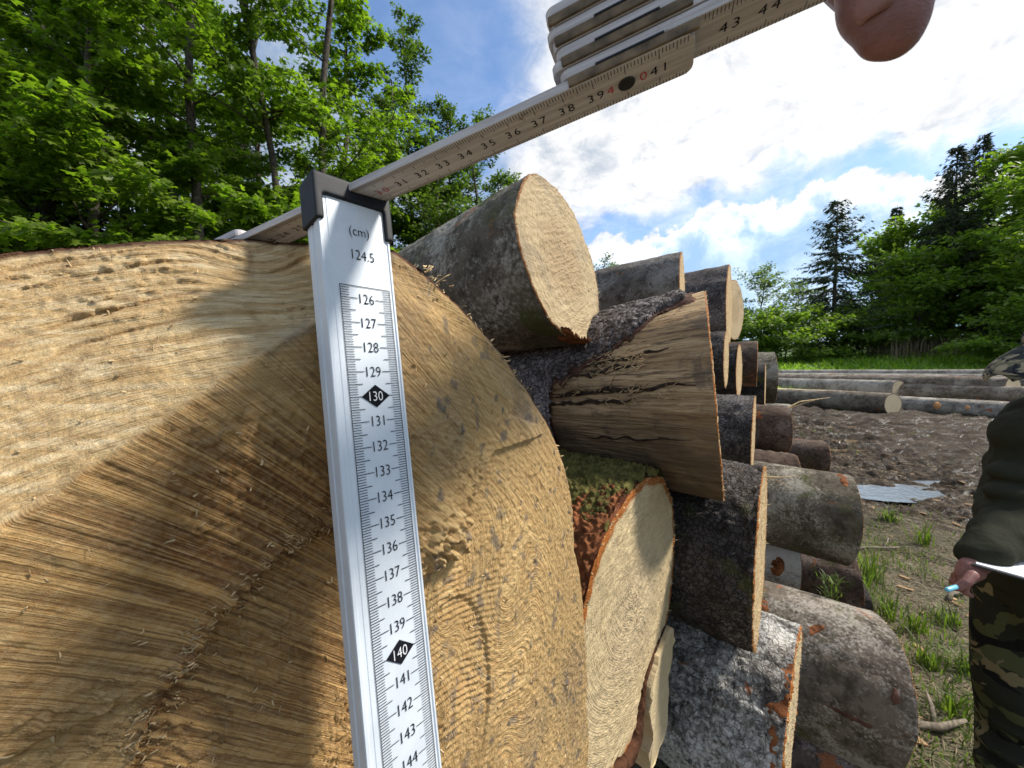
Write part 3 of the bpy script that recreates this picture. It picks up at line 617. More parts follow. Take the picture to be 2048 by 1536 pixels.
def gashes(root, rad, spec, tilt, L, mat, name='crack'):
    for (t0, t1, th0, th1, w, sd_) in spec:     # long torn cracks: dark strips of uneven width laid over the wood
        n = 26; V = []; 
        for i in range(n):
            f = i/(n-1); t = t0+(t1-t0)*f; th = th0+(th1-th0)*f+.02*float(vn(f*9, sd_, 0, sd_)); ww = w*math.sin(math.pi*min(.99, f+.01))**.6*(.5+abs(float(vn(f*14, sd_, 1, sd_)))*1.3)
            for s_, up_ in ((-1, .0006), (0, .0012), (1, .0006)):
                r_ = float(rad(np.array(t), np.array(th)))+up_+.0008; a = th+s_*ww/r_; y, z = r_*math.cos(a), r_*math.sin(a); V.append((t+(tilt[0]*y+tilt[1]*z)*(1-t/L), y, z))
        ob(name, mesh(name, V, [(i*3+k, i*3+k+1, i*3+k+4, i*3+k+3) for i in range(n-1) for k in (0, 1)], mat, True), root)
gashes(r2, rad2, ((.02, .30, .10, .02, .0035, 1), (.10, .28, -.02, -.06, .003, 2), (.05, .19, .42, .30, .0028, 3), (.09, .22, .30, .22, .004, 4), (.12, .20, .52, .44, .003, 5), (.03, .2, -.35, -.42, .0015, 6)), (-.335, .04), 2.4, plain('crack_dark_wood', (.045, .032, .024), .95, 0, .5, 80, .6, .1))
# ------------------------------------------------------------------ measuring tools held in front of the log
def on(U, V):
    U = Vector(U).normalized(); V = Vector(V); V = (V-U*U.dot(V)).normalized(); return U, V, U.cross(V)
def textverts(s_, size, xs=1.0, off=-.009):
    cu = bpy.data.curves.new('t', 'FONT'); cu.body = s_; cu.size = 1; cu.offset = off; cu.align_x = 'CENTER'; cu.resolution_u = 3
    o = bpy.data.objects.new('t', cu); COL.objects.link(o); dg = bpy.context.evaluated_depsgraph_get(); dg.update()
    me = bpy.data.meshes.new_from_object(o.evaluated_get(dg)); V = [(v.co.x*xs*size, v.co.y*size, 0) for v in me.vertices]; Fc = [tuple(p.vertices) for p in me.polygons]
    bpy.data.objects.remove(o); bpy.data.meshes.remove(me); bpy.data.curves.remove(cu)
    ys = [v[1] for v in V]; xx = [v[0] for v in V]; cx, cy = (min(xx)+max(xx))/2, (min(ys)+max(ys))/2
    return [(v[0]-cx, v[1]-cy, 0) for v in V], Fc
def put(mb, s_, size, x, y, z, xs=1.0, off=-.009):
    V, Fc = textverts(s_, size, xs, off); mb.add([(a+x, b+y, z) for a, b, _ in V], Fc)
def bar(mb, x0, x1, y, w, z): mb.add([(x0, y-w/2, z), (x1, y-w/2, z), (x1, y+w/2, z), (x0, y+w/2, z)], [(0, 1, 2, 3)])
CM = .01
def alu_mat():
    m, T = newmat('brushed_aluminium'); P = T.n('ShaderNodeTexCoord').outputs['Object']
    st = T.noise(T.vm('MULTIPLY', P, (900, 40, 900)), 1.0, 4, .6, .4); bl = T.noise(P, 60, 4, .6)
    c = T.mix(T.ss(bl, .3, .7), (.66, .72, .80), (.74, .80, .87))
    r = T.m('ADD', T.m('MULTIPLY', st, .2), .45)
    finish(T, c, r, st, .12, .0003, .12, .4); return m
ALU = alu_mat()
INK = plain('black_ink', (.012, .013, .018), .9, 0, .1, 60, 0, .05)
def build2(a, b, name, mats, parent):
    n = len(a.f); a.add(b.v, b.f); me = mesh(name, a.v, a.f, mats)
    for p in me.polygons[n:]: p.material_index = 1
    return ob(name, me, parent)
RUB = plain('black_plastic', (.010, .013, .019), .55, 0, .3, 120, .12, .3, .0006)
def build_rod():
    U, V, Wd = on((.685, -.034, .728), (.117, .991, -.064)); O = c2w(-.06244, .005245, .14801)
    M = frame(O, c2d(*U), c2d(*(-V)), c2d(*(-Wd)))
    root = empty('measuring_rod', M); tag(root, 'silver telescopic measuring rod with black end cap standing against the foreground log', 'measuring rod')
    xl, xr, th = -.0058, .0239, .012; yt = .085; yb = -1.0
    # profile: box with raised beads along the front edges
    prof = [(xl, -.0004), (xl+.0003, 0), (xl+.0015, 0), (xl+.0018, -.0004), (xl+.0034, -.0004), (xl+.0037, -.0002), (xr-.0022, -.0002), (xr-.0019, -.0005), (xr-.0012, -.0005), (xr-.0009, 0), (xr-.0002, 0), (xr, -.0003), (xr, -th+.0006), (xr-.0006, -th), (xl+.0006, -th), (xl, -th+.0006), (xl, -.0070), (xl+.0004, -.0068), (xl+.0004, -.0050), (xl, -.0048)]
    n = len(prof); V_ = [(x, y, z) for y in (yb, yt) for x, z in prof]
    ob('aluminium_profile', mesh('aluminium_profile', V_, [tuple(range(n)), tuple(range(n, 2*n))[::-1]]+[(i, n+i, n+(i+1) % n, (i+1) % n) for i in range(n)], ALU), root)
    pr = MB(); z = .0001; X = lambda c: c*CM; Y = lambda v: (130-v)*CM
    ww = 2.15
    pr.add([(0, Y(125.5), z), (.00025, Y(125.5), z), (.00025, Y(170), z), (0, Y(170), z)], [(0, 1, 2, 3)])
    pr.add([(X(ww)-.00025, Y(125.5), z), (X(ww), Y(125.5), z), (X(ww), Y(170), z), (X(ww)-.00025, Y(170), z)], [(0, 1, 2, 3)])
    bar(pr, 0, X(ww), Y(125.5), .0003, z)
    for k in range(1256, 1700):
        l = .70 if k % 10 == 0 else (.58 if k % 5 == 0 else .36); v = k/10
        if k % 100 == 0: l = .55
        wd = .00025 if k % 5 else .00029
        bar(pr, .00025, X(l), Y(v), wd, z+.00002); bar(pr, X(ww-l), X(ww)-.00025, Y(v), wd, z+.00002)
    put(pr, '(cm)', .0057, X(1.02), Y(123.2), z, .86); put(pr, '124.5', .0060, X(1.10), Y(124.15), z, .82)
    for v in range(126, 170):
        if v % 10: put(pr, str(v), .0060, X(1.08), Y(v), z, .82)
        else: pr.add([(X(.48), Y(v), z), (X(1.08), Y(v+.46), z), (X(1.68), Y(v), z), (X(1.08), Y(v-.46), z)], [(0, 1, 2, 3)])
    wp = MB()
    for v in (130, 140, 150, 160): put(wp, str(v), .0056, X(1.08), Y(v), z+.0001, .82)
    build2(pr, wp, 'scale_print', [INK, plain('white_ink', (.8, .82, .85), .5)], root)
    # end cap: top bar, clip at each side
    c = MB(); y0, y1 = Y(121.95), Y(121.1)
    e_ = .0014
    c.box((xl-e_, y0, -th-e_), (xr+e_, y1, e_)); c.box((xl-e_, Y(123.0), -th-e_), (xl+.0020, y0+.001, e_*1.02)); c.box((xr-.0020, Y(123.25), -th-e_), (xr+e_*1.1, y0+.001, e_*1.02))
    cap = c.build('end_cap', RUB, root); cap.scale = (1, 1, 1)
    rm = cap.modifiers.new('r', 'REMESH'); rm.mode = 'VOXEL'; rm.voxel_size = .0004
    sm = cap.modifiers.new('s', 'SMOOTH'); sm.factor = .7; sm.iterations = 14
    rm.use_smooth_shade = True
build_rod()
def build_rule():
    U, V, Wu = on((.913, -.158, -.377), (.376, -.036, .926)); O = c2w(-.01192, -.08855, .13493)
    M = frame(O, c2d(*U), c2d(*(-V)), c2d(*(-Wu)))          # x along, y towards the near edge, z down (printed side)
    root = empty('folding_rule', M); tag(root, 'white folding rule with black and red numerals, laid over the rod top', 'folding ruler')
    X = lambda s_: (s_-35)*CM; T_ = .0036; wd = .016
    m, T = newmat('rule_white_wood'); P = T.n('ShaderNodeTexCoord').outputs['Object']
    fb = T.noise(T.vm('MULTIPLY', P, (25, 500, 500)), 1.0, 5, .6, .2); sp = T.noise(P, 90, 6, .7)
    col = T.mix(T.ss(fb, .35, .65), (.47, .43, .43), (.63, .60, .61)); col = T.mix(T.ss(sp, .60, .72, 0, .75), col, (.24, .19, .16))
    finish(T, col, .55, fb, .2, .0005, 0, .4); WH = m
    RED = plain('red_ink', (.50, .05, .08), .6, 0, .1, 60, 0)
    BR = plain('tarnished_brass', (.15, .105, .06), .6, .25, .5, 160, .3, .5, .0008)
    def leg(s0, s1, z0, name='leg', zt=T_*.86):
        r = .0030; pts = []
        for cx, cy, a0 in ((X(s1)-r, -r, 0), (X(s0)+r, -r, 90), (X(s0)+r, -wd+r, 180), (X(s1)-r, -wd+r, 270)):
            for k in range(5): a = R(a0+k*22.5); pts.append((cx+r*math.cos(a), cy+r*math.sin(a)))
        b = MB(); b.prism(pts, -z0-zt, -z0)
        o = b.build(name, WH, root); bv = o.modifiers.new('b', 'BEVEL'); bv.width = .0003; bv.segments = 2; return o
    def marks(o, s0, s1, z0, skip=()):
        pr, rd = MB(), MB(); z = -z0+.00008
        for k in range(int(s0*10)+2, int(s1*10)-1):
            l = .0044 if k % 10 == 0 else (.0034 if k % 5 == 0 else .0024)
            pr.add([(X(k/10)-.00010, -.0003, z), (X(k/10)+.00010, -.0003, z), (X(k/10)+.00010, -l, z), (X(k/10)-.00010, -l, z)], [(0, 3, 2, 1)])
            l = .0036 if k % 10 == 0 else (.0026 if k % 5 == 0 else .0019)
            pr.add([(X(k/10)-.00010, -wd+.0003, z), (X(k/10)+.00010, -wd+.0003, z), (X(k/10)+.00010, -wd+l, z), (X(k/10)-.00010, -wd+l, z)], [(0, 1, 2, 3)])
        for s_ in range(int(s0)+1, int(s1)+1):
            if s_ in skip or s_ > s1-.4: continue
            t_ = rd if s_ % 10 == 0 else pr; tx = str(s_); g = .0052 if s_ == 40 else (.0019 if s_ % 10 == 0 else .00165)
            for q, ch in enumerate(tx): put(t_, ch, .0050, X(s_)+(q-.5)*2*g*(1 if s_ != 40 else 1)*1.0, -.0083, z+.00002, 1.0, -.003)
        build2(pr, rd, 'scale_print', [INK, RED], o)
    a = leg(18, 42, 0); marks(a, 18, 42, 0)
    s0 = [38.0, 38.2, 37.95, 38.1, 37.9, 38.05, 37.95, 38.0]
    for i in range(1, 8):
        o = leg(37.95+.12*math.sin(i*2.3), 62, T_*i)
        if i == 1: marks(o, 42.1, 61.5, T_, ())
    lower = leg(-.0, 22, T_)
    for i in range(4):
        b = MB(); z = -(2*i*T_); b.box((X(38.3-.1*i), -.0004, z-T_*.92), (X(42.1-.05*i), .0007, z-T_*.06)); o = b.build('steel_joint_plate', BR, root)
        bv = o.modifiers.new('b', 'BEVEL'); bv.width = .0004; bv.segments = 2
        b = MB(); b.box((X(39.2+.1*i), -.0003, z-T_*1.02), (X(41.2), .0009, z-T_*.86)); b.build('joint_edge', RUB, root)
    for s_ in (20, 40):
        b = MB(); n = 24; pts = [(X(s_)+.0027*math.cos(2*math.pi*k/n), -.0083+.0027*math.sin(2*math.pi*k/n)) for k in range(n)]
        b.prism(pts, -.0002, .0006); o = b.build('rivet', plain('dark_rivet', (.06, .06, .065), .4, .8, .2, 100, .1), root)
        bv = o.modifiers.new('b', 'BEVEL'); bv.width = .0003; bv.segments = 2
build_rule()
# ------------------------------------------------------------------ hand holding the rule from above (thumb tip enters the frame)
def voxel(o, size, it=6, fac=.6):
    rm = o.modifiers.new('r', 'REMESH'); rm.mode = 'VOXEL'; rm.voxel_size = size; rm.use_smooth_shade = True
    s_ = o.modifiers.new('s', 'SMOOTH'); s_.factor = fac; s_.iterations = it; return o
def skin_mat(name='skin', col=(.27, .125, .11)):
    m, T = newmat(name); P = T.n('ShaderNodeTexCoord').outputs['Object']; n = T.noise(P, 160, 4); b = T.noise(P, 700, 5, .6)
    c = T.mix(T.ss(n, .3, .7), tuple(x*.82 for x in col), tuple(min(1, x*1.12) for x in col))
    finish(T, c, .5, T.m('ADD', b, T.m('MULTIPLY', T.noise(T.vm('MULTIPLY', P, (1, 1, 3)), 330, 4, .6, 1.0), 1.2)), .5, .0008, 0, .4, {'Subsurface Weight': .12, 'Subsurface Radius': (.006, .002, .001), 'Subsurface Scale': 1.0}); return m
SKIN = skin_mat()
def build_hand():
    b = MB(); q = lambda x, y, z: c2w(x*CM, y*CM, z*CM)
    def chain(pts, r, n=14): b.tube([q(*p) for p in pts], [x*CM for x in r], n); [b.ball(q(*p), x*CM*.99, 7) for p, x in zip(pts, r)]
    chain([(8.78, -8.3, 8.9), (8.7, -9.0, 8.95), (8.9, -10.2, 9.2), (9.5, -12.0, 9.9), (10.6, -14.2, 11.4), (12.8, -16.2, 13.4)], [.70, .93, .97, .86, .92, 1.2])
    b.ball(q(8.85, -8.05, 8.86), .0052, 8)
    for k, (y, s_) in enumerate(((-14.0, 1.0), (-15.3, 1.06), (-16.7, 1.0), (-18.0, .85))):
        k_ = k*.45
        chain([(14.6, y-1.6, 14.2+k_), (13.0, y-2.6*s_, 11.8+k_), (11.0, y-2.3*s_, 10.6+k_), (9.4, y-.9, 10.9+k_), (9.3, y+.3, 11.9+k_)], [1.05*s_, .92*s_, .85*s_, .78*s_, .66*s_])
    chain([(12.8, -16.4, 13.6), (14.6, -17.6, 15.0), (17, -19.5, 17)], [1.4, 2.3, 2.6], 16); chain([(14.6, -18.6, 15.2), (17, -19.5, 17), (24, -27, 22), (34, -38, 28)], [2.2, 2.6, 3.3, 4.2], 18)
    o = b.build('hand', SKIN); voxel(o, .0011, 8); tag(o, 'blurred reddish thumb tip reaching down from the top edge, hand holding the folding rule', 'hand')
    nb_ = MB(); M3_ = Matrix.Identity(3)
    c = q(7.97, -8.75, 8.55); ax = (q(8.0, -10, 8.3)-q(8.3, -8.2, 8.45)).normalized(); nn = (q(7.6, -9, 8.3)-q(8.8, -9, 8.9)).normalized(); sd2 = ax.cross(nn).normalized(); nn = sd2.cross(ax)
    V = []; n = 9
    for i in range(n):
        for k in range(n):
            u, v = i/(n-1)*2-1, k/(n-1)*2-1; V.append(c+ax*u*.0052+sd2*v*.0045*(1-.25*abs(u)**3)+nn*(.0006-.0022*v*v-.0008*u*u))
    o2 = ob('thumbnail', mesh('thumbnail', V, [(i*n+k, i*n+k+1, (i+1)*n+k+1, (i+1)*n+k) for i in range(n-1) for k in range(n-1)], skin_mat('nail', (.34, .17, .15)), True)); o2.parent = o
    md = o2.modifiers.new('t', 'SOLIDIFY'); md.thickness = .0005
build_hand()
# ------------------------------------------------------------------ ground, mud, puddles, far logs
PUD = [(4.62, 4.62, .50, .26, 0), (5.6, 5.0, .35, .10, 0), (7.1, 8.1, 1.5, .13, 1), (6.0, 7.1, .55, .10, 1), (5.1, 6.6, .7, .10, 1), (8.0, 9.0, 1.2, .12, 1), (3.6, 6.0, .5, .16, 0)]
def zg0(x, y):
    z = .36*sst(y+.12*x, 5.5, 10.5)+1.45*sst(y, 13, 29)+.06*np.maximum(0, x-17)*sst(y, 12, 26)+.03*np.maximum(0, y-45)
    return z+sst(-x-2, 0, 14)*.8*sst(y, 3, 12)
def zg(x, y):
    x, y = np.asarray(x, float), np.asarray(y, float)
    wet = sst(x*.5+y, 4.4, 6.5)*sst(y, 13.5, 11)
    z = zg0(x, y)+.03*fbm(x*1.1, y*1.1, 0, 3, 3)
    rut = fbm((x*.92-y*.39)*.9, (x*.39+y*.92)*4.2, 0, 6, 3)
    z = z+wet*(.09*rut+.07*fbm(x*5, y*5, 0, 7, 4)+.05*np.abs(fbm(x*13, y*13, 0, 9, 3)))+(1-wet)*.02*fbm(x*9, y*9, 0, 8, 4)
    for px, py, a, b, k in PUD:
        dd = np.hypot((x-px)/a, (y-py)/b)+.35*fbm(x*5, y*8, 0, 13, 3); f = sst(dd, 1.35, .75); z = z*(1-f)+f*(zg0(px, py)-.075+.02*fbm(x*9, y*9, 0, 15, 2))
    return z
def build_ground():
    n = 620; u = np.linspace(-1, 1, n)
    gx = 3.0+np.sinh(u*6.6)/math.sinh(6.6)*260; gy = 5.0+np.sinh(u*6.6)/math.sinh(6.6)*320
    # denser core: blend with linear spacing
    gx = 4.0+np.sign(u)*(np.abs(u)*5.2+np.maximum(0, np.abs(u)-.35)**4*1500); gy = 5.5+np.sign(u)*(np.abs(u)*7.5+np.maximum(0, np.abs(u)-.45)**4*4200)
    X, Y = np.meshgrid(gx, gy, indexing='ij'); Z = zg(X, Y)
    m, T = newmat('muddy_ground'); P = T.n('ShaderNodeTexCoord').outputs['Object']
    sp = T.n('ShaderNodeSeparateXYZ', {0: P}); wetf = T.m('MULTIPLY', T.ss(T.m('ADD', T.m('MULTIPLY', sp.outputs[0], .5), sp.outputs[1]), 4.2, 6.2), T.ss(sp.outputs[1], 14, 11.5))
    a, b, c_, d = T.noise(P, 1.6, 6, .6, .3), T.noise(P, 9, 6, .65, .4), T.noise(P, 45, 6, .7), T.noise(T.vm('MULTIPLY', P, (1.0, 3.4, 1)), 4.0, 6, .65, .5)
    mud = T.mix(T.ss(b, .35, .65), (.018, .011, .006), (.062, .039, .022)); mud = T.mix(T.ss(c_, .5, .7, 0, .6), mud, (.085, .06, .04))
    lit = T.mix(T.ss(c_, .38, .62), (.055, .042, .028), (.24, .195, .135)); lit = T.mix(T.m('MULTIPLY', T.ss(a, .42, .6), .6), lit, (.06, .085, .025))
    c = T.mix(wetf, lit, mud)
    far = T.ss(sp.outputs[1], 12.5, 15.0); c = T.mix(far, c, T.mix(b, (.05, .085, .018), (.10, .17, .035)))
    wm = T.m('MULTIPLY', wetf, T.ss(d, .52, .60)); rough = T.m('SUBTRACT', .85, T.m('MULTIPLY', wm, .62))
    c = T.mix(T.m('MULTIPLY', wm, .4), c, (.03, .024, .02))
    h = T.m('ADD', T.m('MULTIPLY', b, .8), T.m('MULTIPLY', c_, .5)); bp = T.n('ShaderNodeBump', {'Strength': .9, 'Distance': .035, 'Height': h})
    p = T.n('ShaderNodeBsdfPrincipled', {'Base Color': c, 'Roughness': rough, 'Normal': bp.outputs[0], 'Specular IOR Level': .32}); T.n('ShaderNodeOutputMaterial', {0: p.outputs[0]})
    tag(ob('ground', mesh('ground', np.stack([X, Y, Z], -1).reshape(-1, 3), grid_faces(n, n, wrap=False)[:, ::-1], m, True)), kind='structure')
    wt, T = newmat('puddle_water'); P = T.n('ShaderNodeTexCoord').outputs['Object']
    bp = T.n('ShaderNodeBump', {'Strength': .5, 'Distance': .02, 'Height': T.noise(P, 14, 3)})
    p = T.n('ShaderNodeBsdfPrincipled', {'Base Color': (.42, .50, .60, 1), 'Roughness': .14, 'Metallic': .45, 'Normal': bp.outputs[0], 'IOR': 2.0, 'Specular IOR Level': 1.0}); T.n('ShaderNodeOutputMaterial', {0: p.outputs[0]})  # pale blue metallic base puts the sky's reflection into the water colour
    wb, T = newmat('muddy_water'); p = T.n('ShaderNodeBsdfPrincipled', {'Base Color': (.20, .135, .075, 1), 'Roughness': .12}); T.n('ShaderNodeOutputMaterial', {0: p.outputs[0]})
    for px, py, a, b, k in PUD:
        V = [(px, py, float(zg0(px, py))-.028)]; n_ = 40
        for i in range(n_): t = 2*math.pi*i/n_; V.append((px+a*1.5*math.cos(t), py+b*1.5*math.sin(t), V[0][2]))
        tag(ob('puddle', mesh('puddle', V, [(0, 1+i, 1+(i+1) % n_) for i in range(n_)], wb if k else wt)), kind='structure')
build_ground()
def far_log(px, py, d, r, L, label, mats, ax=(-.3, .954, 0), res=.7, seed=1, tilt=(0, 0), **kw):
    return make_log(px, py, d, r*1.1, L=L, r1=r*1.02, mats=mats, axis=ax, label=label, group='long logs lying in a row beyond the mud', kind='smooth', res=res, seed=seed, fringe=False, tilt=tilt, name='long_log')
G2 = bark_mat('weathered_grey_bark', (.10, .085, .07), (.25, .22, .185), (.46, .42, .37), .7, .0, .2, .35)
G3 = bark_mat('brownish_weathered_bark', (.075, .056, .042), (.19, .15, .115), (.38, .33, .27), .6, .1, .2, .35)
CUTF = cut_mat('cut_wood_far', (.62, .52, .36), (.48, .38, .24), (.12, .08, .05), 60, .92, .1)
rf, radf, _, _ = far_log(1786, 809, 9.5, .255, 9, 'long log in front row, round pale end near the middle, stripped on top', (G3, CUTF), seed=101, tilt=(.10, 0))
def edf(t, th): return np.minimum((th-1.35)*.25, (2.4-th)*.25)+(t-.9)*.03+.05*fbm(t*1.5, th*3, 0, 4, 3)
shell(rf, radf, 1.1, 2.6, .6, 8.5, plain('stripped_wood', (.58, .46, .29), .7, 0, .2, 8, .3), 'stripped_wood', edf, .002, .04, L=9, seed=3, r=.255, scal=False)
far_log(2250, 843, 7.3, .25, 9, 'long grey log in front row running out of view at right, orange knot on side', (G2, CUTF), seed=103)
far_log(1798, 779, 11.4, .245, 9, 'long log in second row with pale round end, above the front row', (G2, CUTF), seed=105, tilt=(.1, 0))
far_log(1822, 771, 12.2, .27, 9, 'dark ended long log in second row just right of the pale round end', (G3, CUT3), seed=107, tilt=(.1, 0))
far_log(2026, 776, 9.6, .26, 7, 'thick brown long log in second row below the camouflage cap, wound on its side', (G3, CUTF), seed=109, tilt=(.1, 0))
far_log(2200, 800, 8.3, .24, 6, 'long log at far right behind the person, lying behind the front row', (G3, CUTF), seed=111)
for i, (px, py, d) in enumerate(((2300, 758, 11.5), (2260, 768, 10.2), (1990, 753, 13.0), (1900, 764, 12.6))):
    far_log(px, py, d, .22, 14, ('top back long log, grey line just under the green bank', 'long log between top back one and the cap', 'middle back long log ending left of the cap', 'short showing back log above the dark ended one')[i], (G2, CUTF), seed=113+i)
for px, py, d, r in ((1874, 811, 8.95, .085), (1935, 815, 8.6, .05)):
    kn = MB(); kn.ball(at(px, py, d), r, 8, (1, .35, 1)); o = kn.build('knot', plain('orange_knot', (.50, .24, .09), .8, 0, .4, 14, .3), bpy.data.objects['long_log.001']); o.matrix_parent_inverse = log_matrix(at(2250, 843, 7.3), (-.3, .954, 0)).inverted()
# ---- vegetation materials
def leaf_mat(name, c1, c2, tr=.5, rough=.45):
    m, T = newmat(name); v = T.n('ShaderNodeAttribute', attribute_name='v').outputs['Fac']
    c = T.mix(v, c1, c2); p = T.n('ShaderNodeBsdfPrincipled', {'Base Color': c, 'Roughness': rough, 'Specular IOR Level': .35})
    tc = T.mix(1.0, c, (1.9, 2.3, .7), 'MULTIPLY'); t = T.n('ShaderNodeBsdfTranslucent', {0: tc})
    mx = T.n('ShaderNodeMixShader', {0: tr, 1: p.outputs[0], 2: t.outputs[0]}); T.n('ShaderNodeOutputMaterial', {0: mx.outputs[0]}); return m
GRASS = leaf_mat('grass_green', (.055, .085, .020), (.15, .20, .045), .35)
DRY = leaf_mat('dry_grass', (.09, .07, .045), (.32, .25, .16), .12, .8)
def blades(name, xy, zb, h, w, mat, rng, lean=.5, flat=False, v=None):
    n = len(xy); a = rng.uniform(0, 2*np.pi, n); dx, dy = np.cos(a), np.sin(a); h = h*rng.uniform(.5, 1.3, n); ln = h*lean*rng.uniform(.2, 1.4, n)
    b = np.stack([xy[:, 0], xy[:, 1], zb], -1); sx = np.stack([-dy*w, dx*w, 0*dx], -1)
    d = np.stack([dx, dy, 0*dx], -1); up_ = np.array([0, 0, 1.])
    if flat: mid = b+d*(h*.5)[:, None]+up_*(h*.06)[:, None]; tip = b+d*h[:, None]+up_*(rng.uniform(-.02, .12, n)*h)[:, None]
    else: mid = b+d*(ln*.35)[:, None]+up_*(h*.62)[:, None]; tip = b+d*ln[:, None]+up_*(h*rng.uniform(.7, 1.0, n))[:, None]
    V = np.stack([b-sx, b+sx, mid+sx*.8, mid-sx*.8, tip], 1).reshape(-1, 3); i0 = np.arange(n)[:, None]*5
    F3 = np.concatenate([i0+np.array([[0, 1, 2]]), i0+np.array([[0, 2, 3]]), i0+np.array([[3, 2, 4]])], 0)
    vv = np.repeat(rng.random(n) if v is None else v, 5)
    return ob(name, mesh(name, V, F3, mat, False, {'v': vv}))
def build_grass():
    rng = np.random.default_rng(1)
    def scatter(n, x0, x1, y0, y1, fn):
        xy = np.stack([rng.uniform(x0, x1, n), rng.uniform(y0, y1, n)], -1); return xy[rng.random(n) < fn(xy[:, 0], xy[:, 1])]
    dry_zone = lambda x, y: 1-sst(x*.5+y, 4.4, 6.3)
    pile = lambda x, y: sst(x*.685-y*.728+.18, -.25, .02)
    d1 = lambda x, y: dry_zone(x, y)*sst(fbm(x*1.7, y*1.7, 0, 5, 3), -.2, .30)*(.15+pile(x, y))
    xy = scatter(40000, .6, 5.5, .7, 6.2, d1)
    tag(blades('grass', xy, zg(xy[:, 0], xy[:, 1]), .058, .0026, GRASS, rng, .9), 'short green grass among trampled litter beside the pile', 'grass', kind='stuff')
    xy = scatter(90000, .6, 6, .7, 6.5, lambda x, y: .35+.65*dry_zone(x, y))
    tag(blades('dead_grass', xy, zg(xy[:, 0], xy[:, 1])+.004, .07, .0018, DRY, rng, 1, True), 'flattened dry grass stalks and wood litter on the ground', 'litter', kind='stuff')
    xy = scatter(14000, 2, 14, 5, 12.5, lambda x, y: sst(fbm(x*1.2, y*1.6, 0, 8, 4), .0, .4))
    tag(blades('mud_litter', xy, zg(xy[:, 0], xy[:, 1])+.004, .10, .004, DRY, rng, 1, True), 'scattered straw and bark bits across wet mud', 'litter', kind='stuff')
    xy = scatter(9000, 4, 15, 5.5, 12.5, lambda x, y: sst(fbm(x*.9, y*1.6, 0, 28, 3), .05, .35)*(.3+.7*sst(y, 9, 12)))
    tag(blades('sparse_grass', xy, zg(xy[:, 0], xy[:, 1]), .06, .004, GRASS, rng, .9), 'thin patches of green grass growing in the mud', 'grass', kind='stuff')
    xy = scatter(70000, 0, 60, 13.5, 32, lambda x, y: .9+0*x)
    tag(blades('green_bank', xy, zg(xy[:, 0], xy[:, 1]), .45, .05, leaf_mat('bank_weeds', (.13, .22, .03), (.27, .37, .07), .45), rng, .7), 'bright green weeds on the bank behind the long logs', 'weeds', kind='stuff')
    xy = scatter(9000, 24, 48, 24, 31, lambda x, y: sst(fbm(x*.4, y*.4, 0, 2, 2), -.2, .2))
    tag(blades('tall_dry_weeds', xy, zg(xy[:, 0], xy[:, 1]), 1.5, .02, DRY, rng, .25), 'tall dry brownish weeds on the bank at right', 'weeds', kind='stuff')
    # broad leaved tufts one can count
    spots = [(1722, 1180, 'bright grass tuft beside the end of the smooth jutting log'), (1775, 1230, 'grass tuft right of the mossy ground log'), (1742, 1155, 'narrow tall tuft touching the jutting log'), (1778, 1045, 'small light green plant near the big puddle'),
             (1845, 1085, 'upright yellow green plant in the mud below the big puddle'), (1860, 1330, 'low tuft right of the red scraped log'), (1905, 1420, 'low tuft near the camouflage trousers'), (1835, 1260, 'dark green clump between log end and the gloved path'), (1900, 1240, 'small plant below the hand with pen'), (1930, 1340, 'tuft left of the trouser knee')]
    for i, (px, py, lb) in enumerate(spots):
        d = 1.5*F/(py-740)*.96; p = at(px, py, d); z = float(zg(p.x, p.y)); r = np.random.default_rng(i)
        n = 46; xy = np.stack([r.normal(0, .03, n), r.normal(0, .03, n)], -1)
        o = blades('grass_tuft', xy, np.zeros(n), (.24, .17, .24, .13, .22, .12, .13, .16, .12, .14)[i], .0042, GRASS, r, .6, v=r.uniform(.3, 1, n)); o.location = (p.x, p.y, z-.01)
        tag(o, lb.replace('gloved path', 'bare litter'), 'grass tuft', 'green tufts beside the pile')
    # sticks
    for i, (px, py, l, a, r_, lb) in enumerate(((1850, 1110, .35, 2.2, .006, 'thin forked stick on the ground below the puddle'), (1960, 930, .5, 1.9, .010, 'bare branch leaning out of the mud near the sleeve'), (1860, 1466, .35, .1, .018, 'grey rotten stick at the bottom beside the trousers'), (1760, 1100, .5, .05, .012, 'flat stick lying behind the jutting log'), (1920, 1190, .3, .4, .014, 'broken wood piece under the hand'))):
        d = 1.45*F/(py-740); p = at(px, py, d); z = float(zg(p.x, p.y))+.015
        b = MB(); q = lambda s_, y_, u: (s_*math.cos(a)*l-y_*math.sin(a), s_*math.sin(a)*l+y_*math.cos(a), u)
        b.tube([q(-.5, 0, 0), q(-.2, .02, .01), q(.1, -.01, .015 if i != 1 else .12), q(.5, .01, .01 if i != 1 else .3)], [r_, r_*.9, r_*.8, r_*.4], 7); b.tube([q(.05, 0, .01 if i != 1 else .1), q(.25, .06, .03 if i != 1 else .2), q(.4, .12, .04 if i != 1 else .34)], [r_*.6, r_*.5, r_*.2], 6)
        o = b.build('stick', plain('dead_wood', (.20, .165, .125), .9, 0, .4, 60, .5), None, True) if i == 0 else b.build('stick', bpy.data.materials['dead_wood'], None, True); o.location = (p.x, p.y, z); tag(o, lb, 'stick')
build_grass()
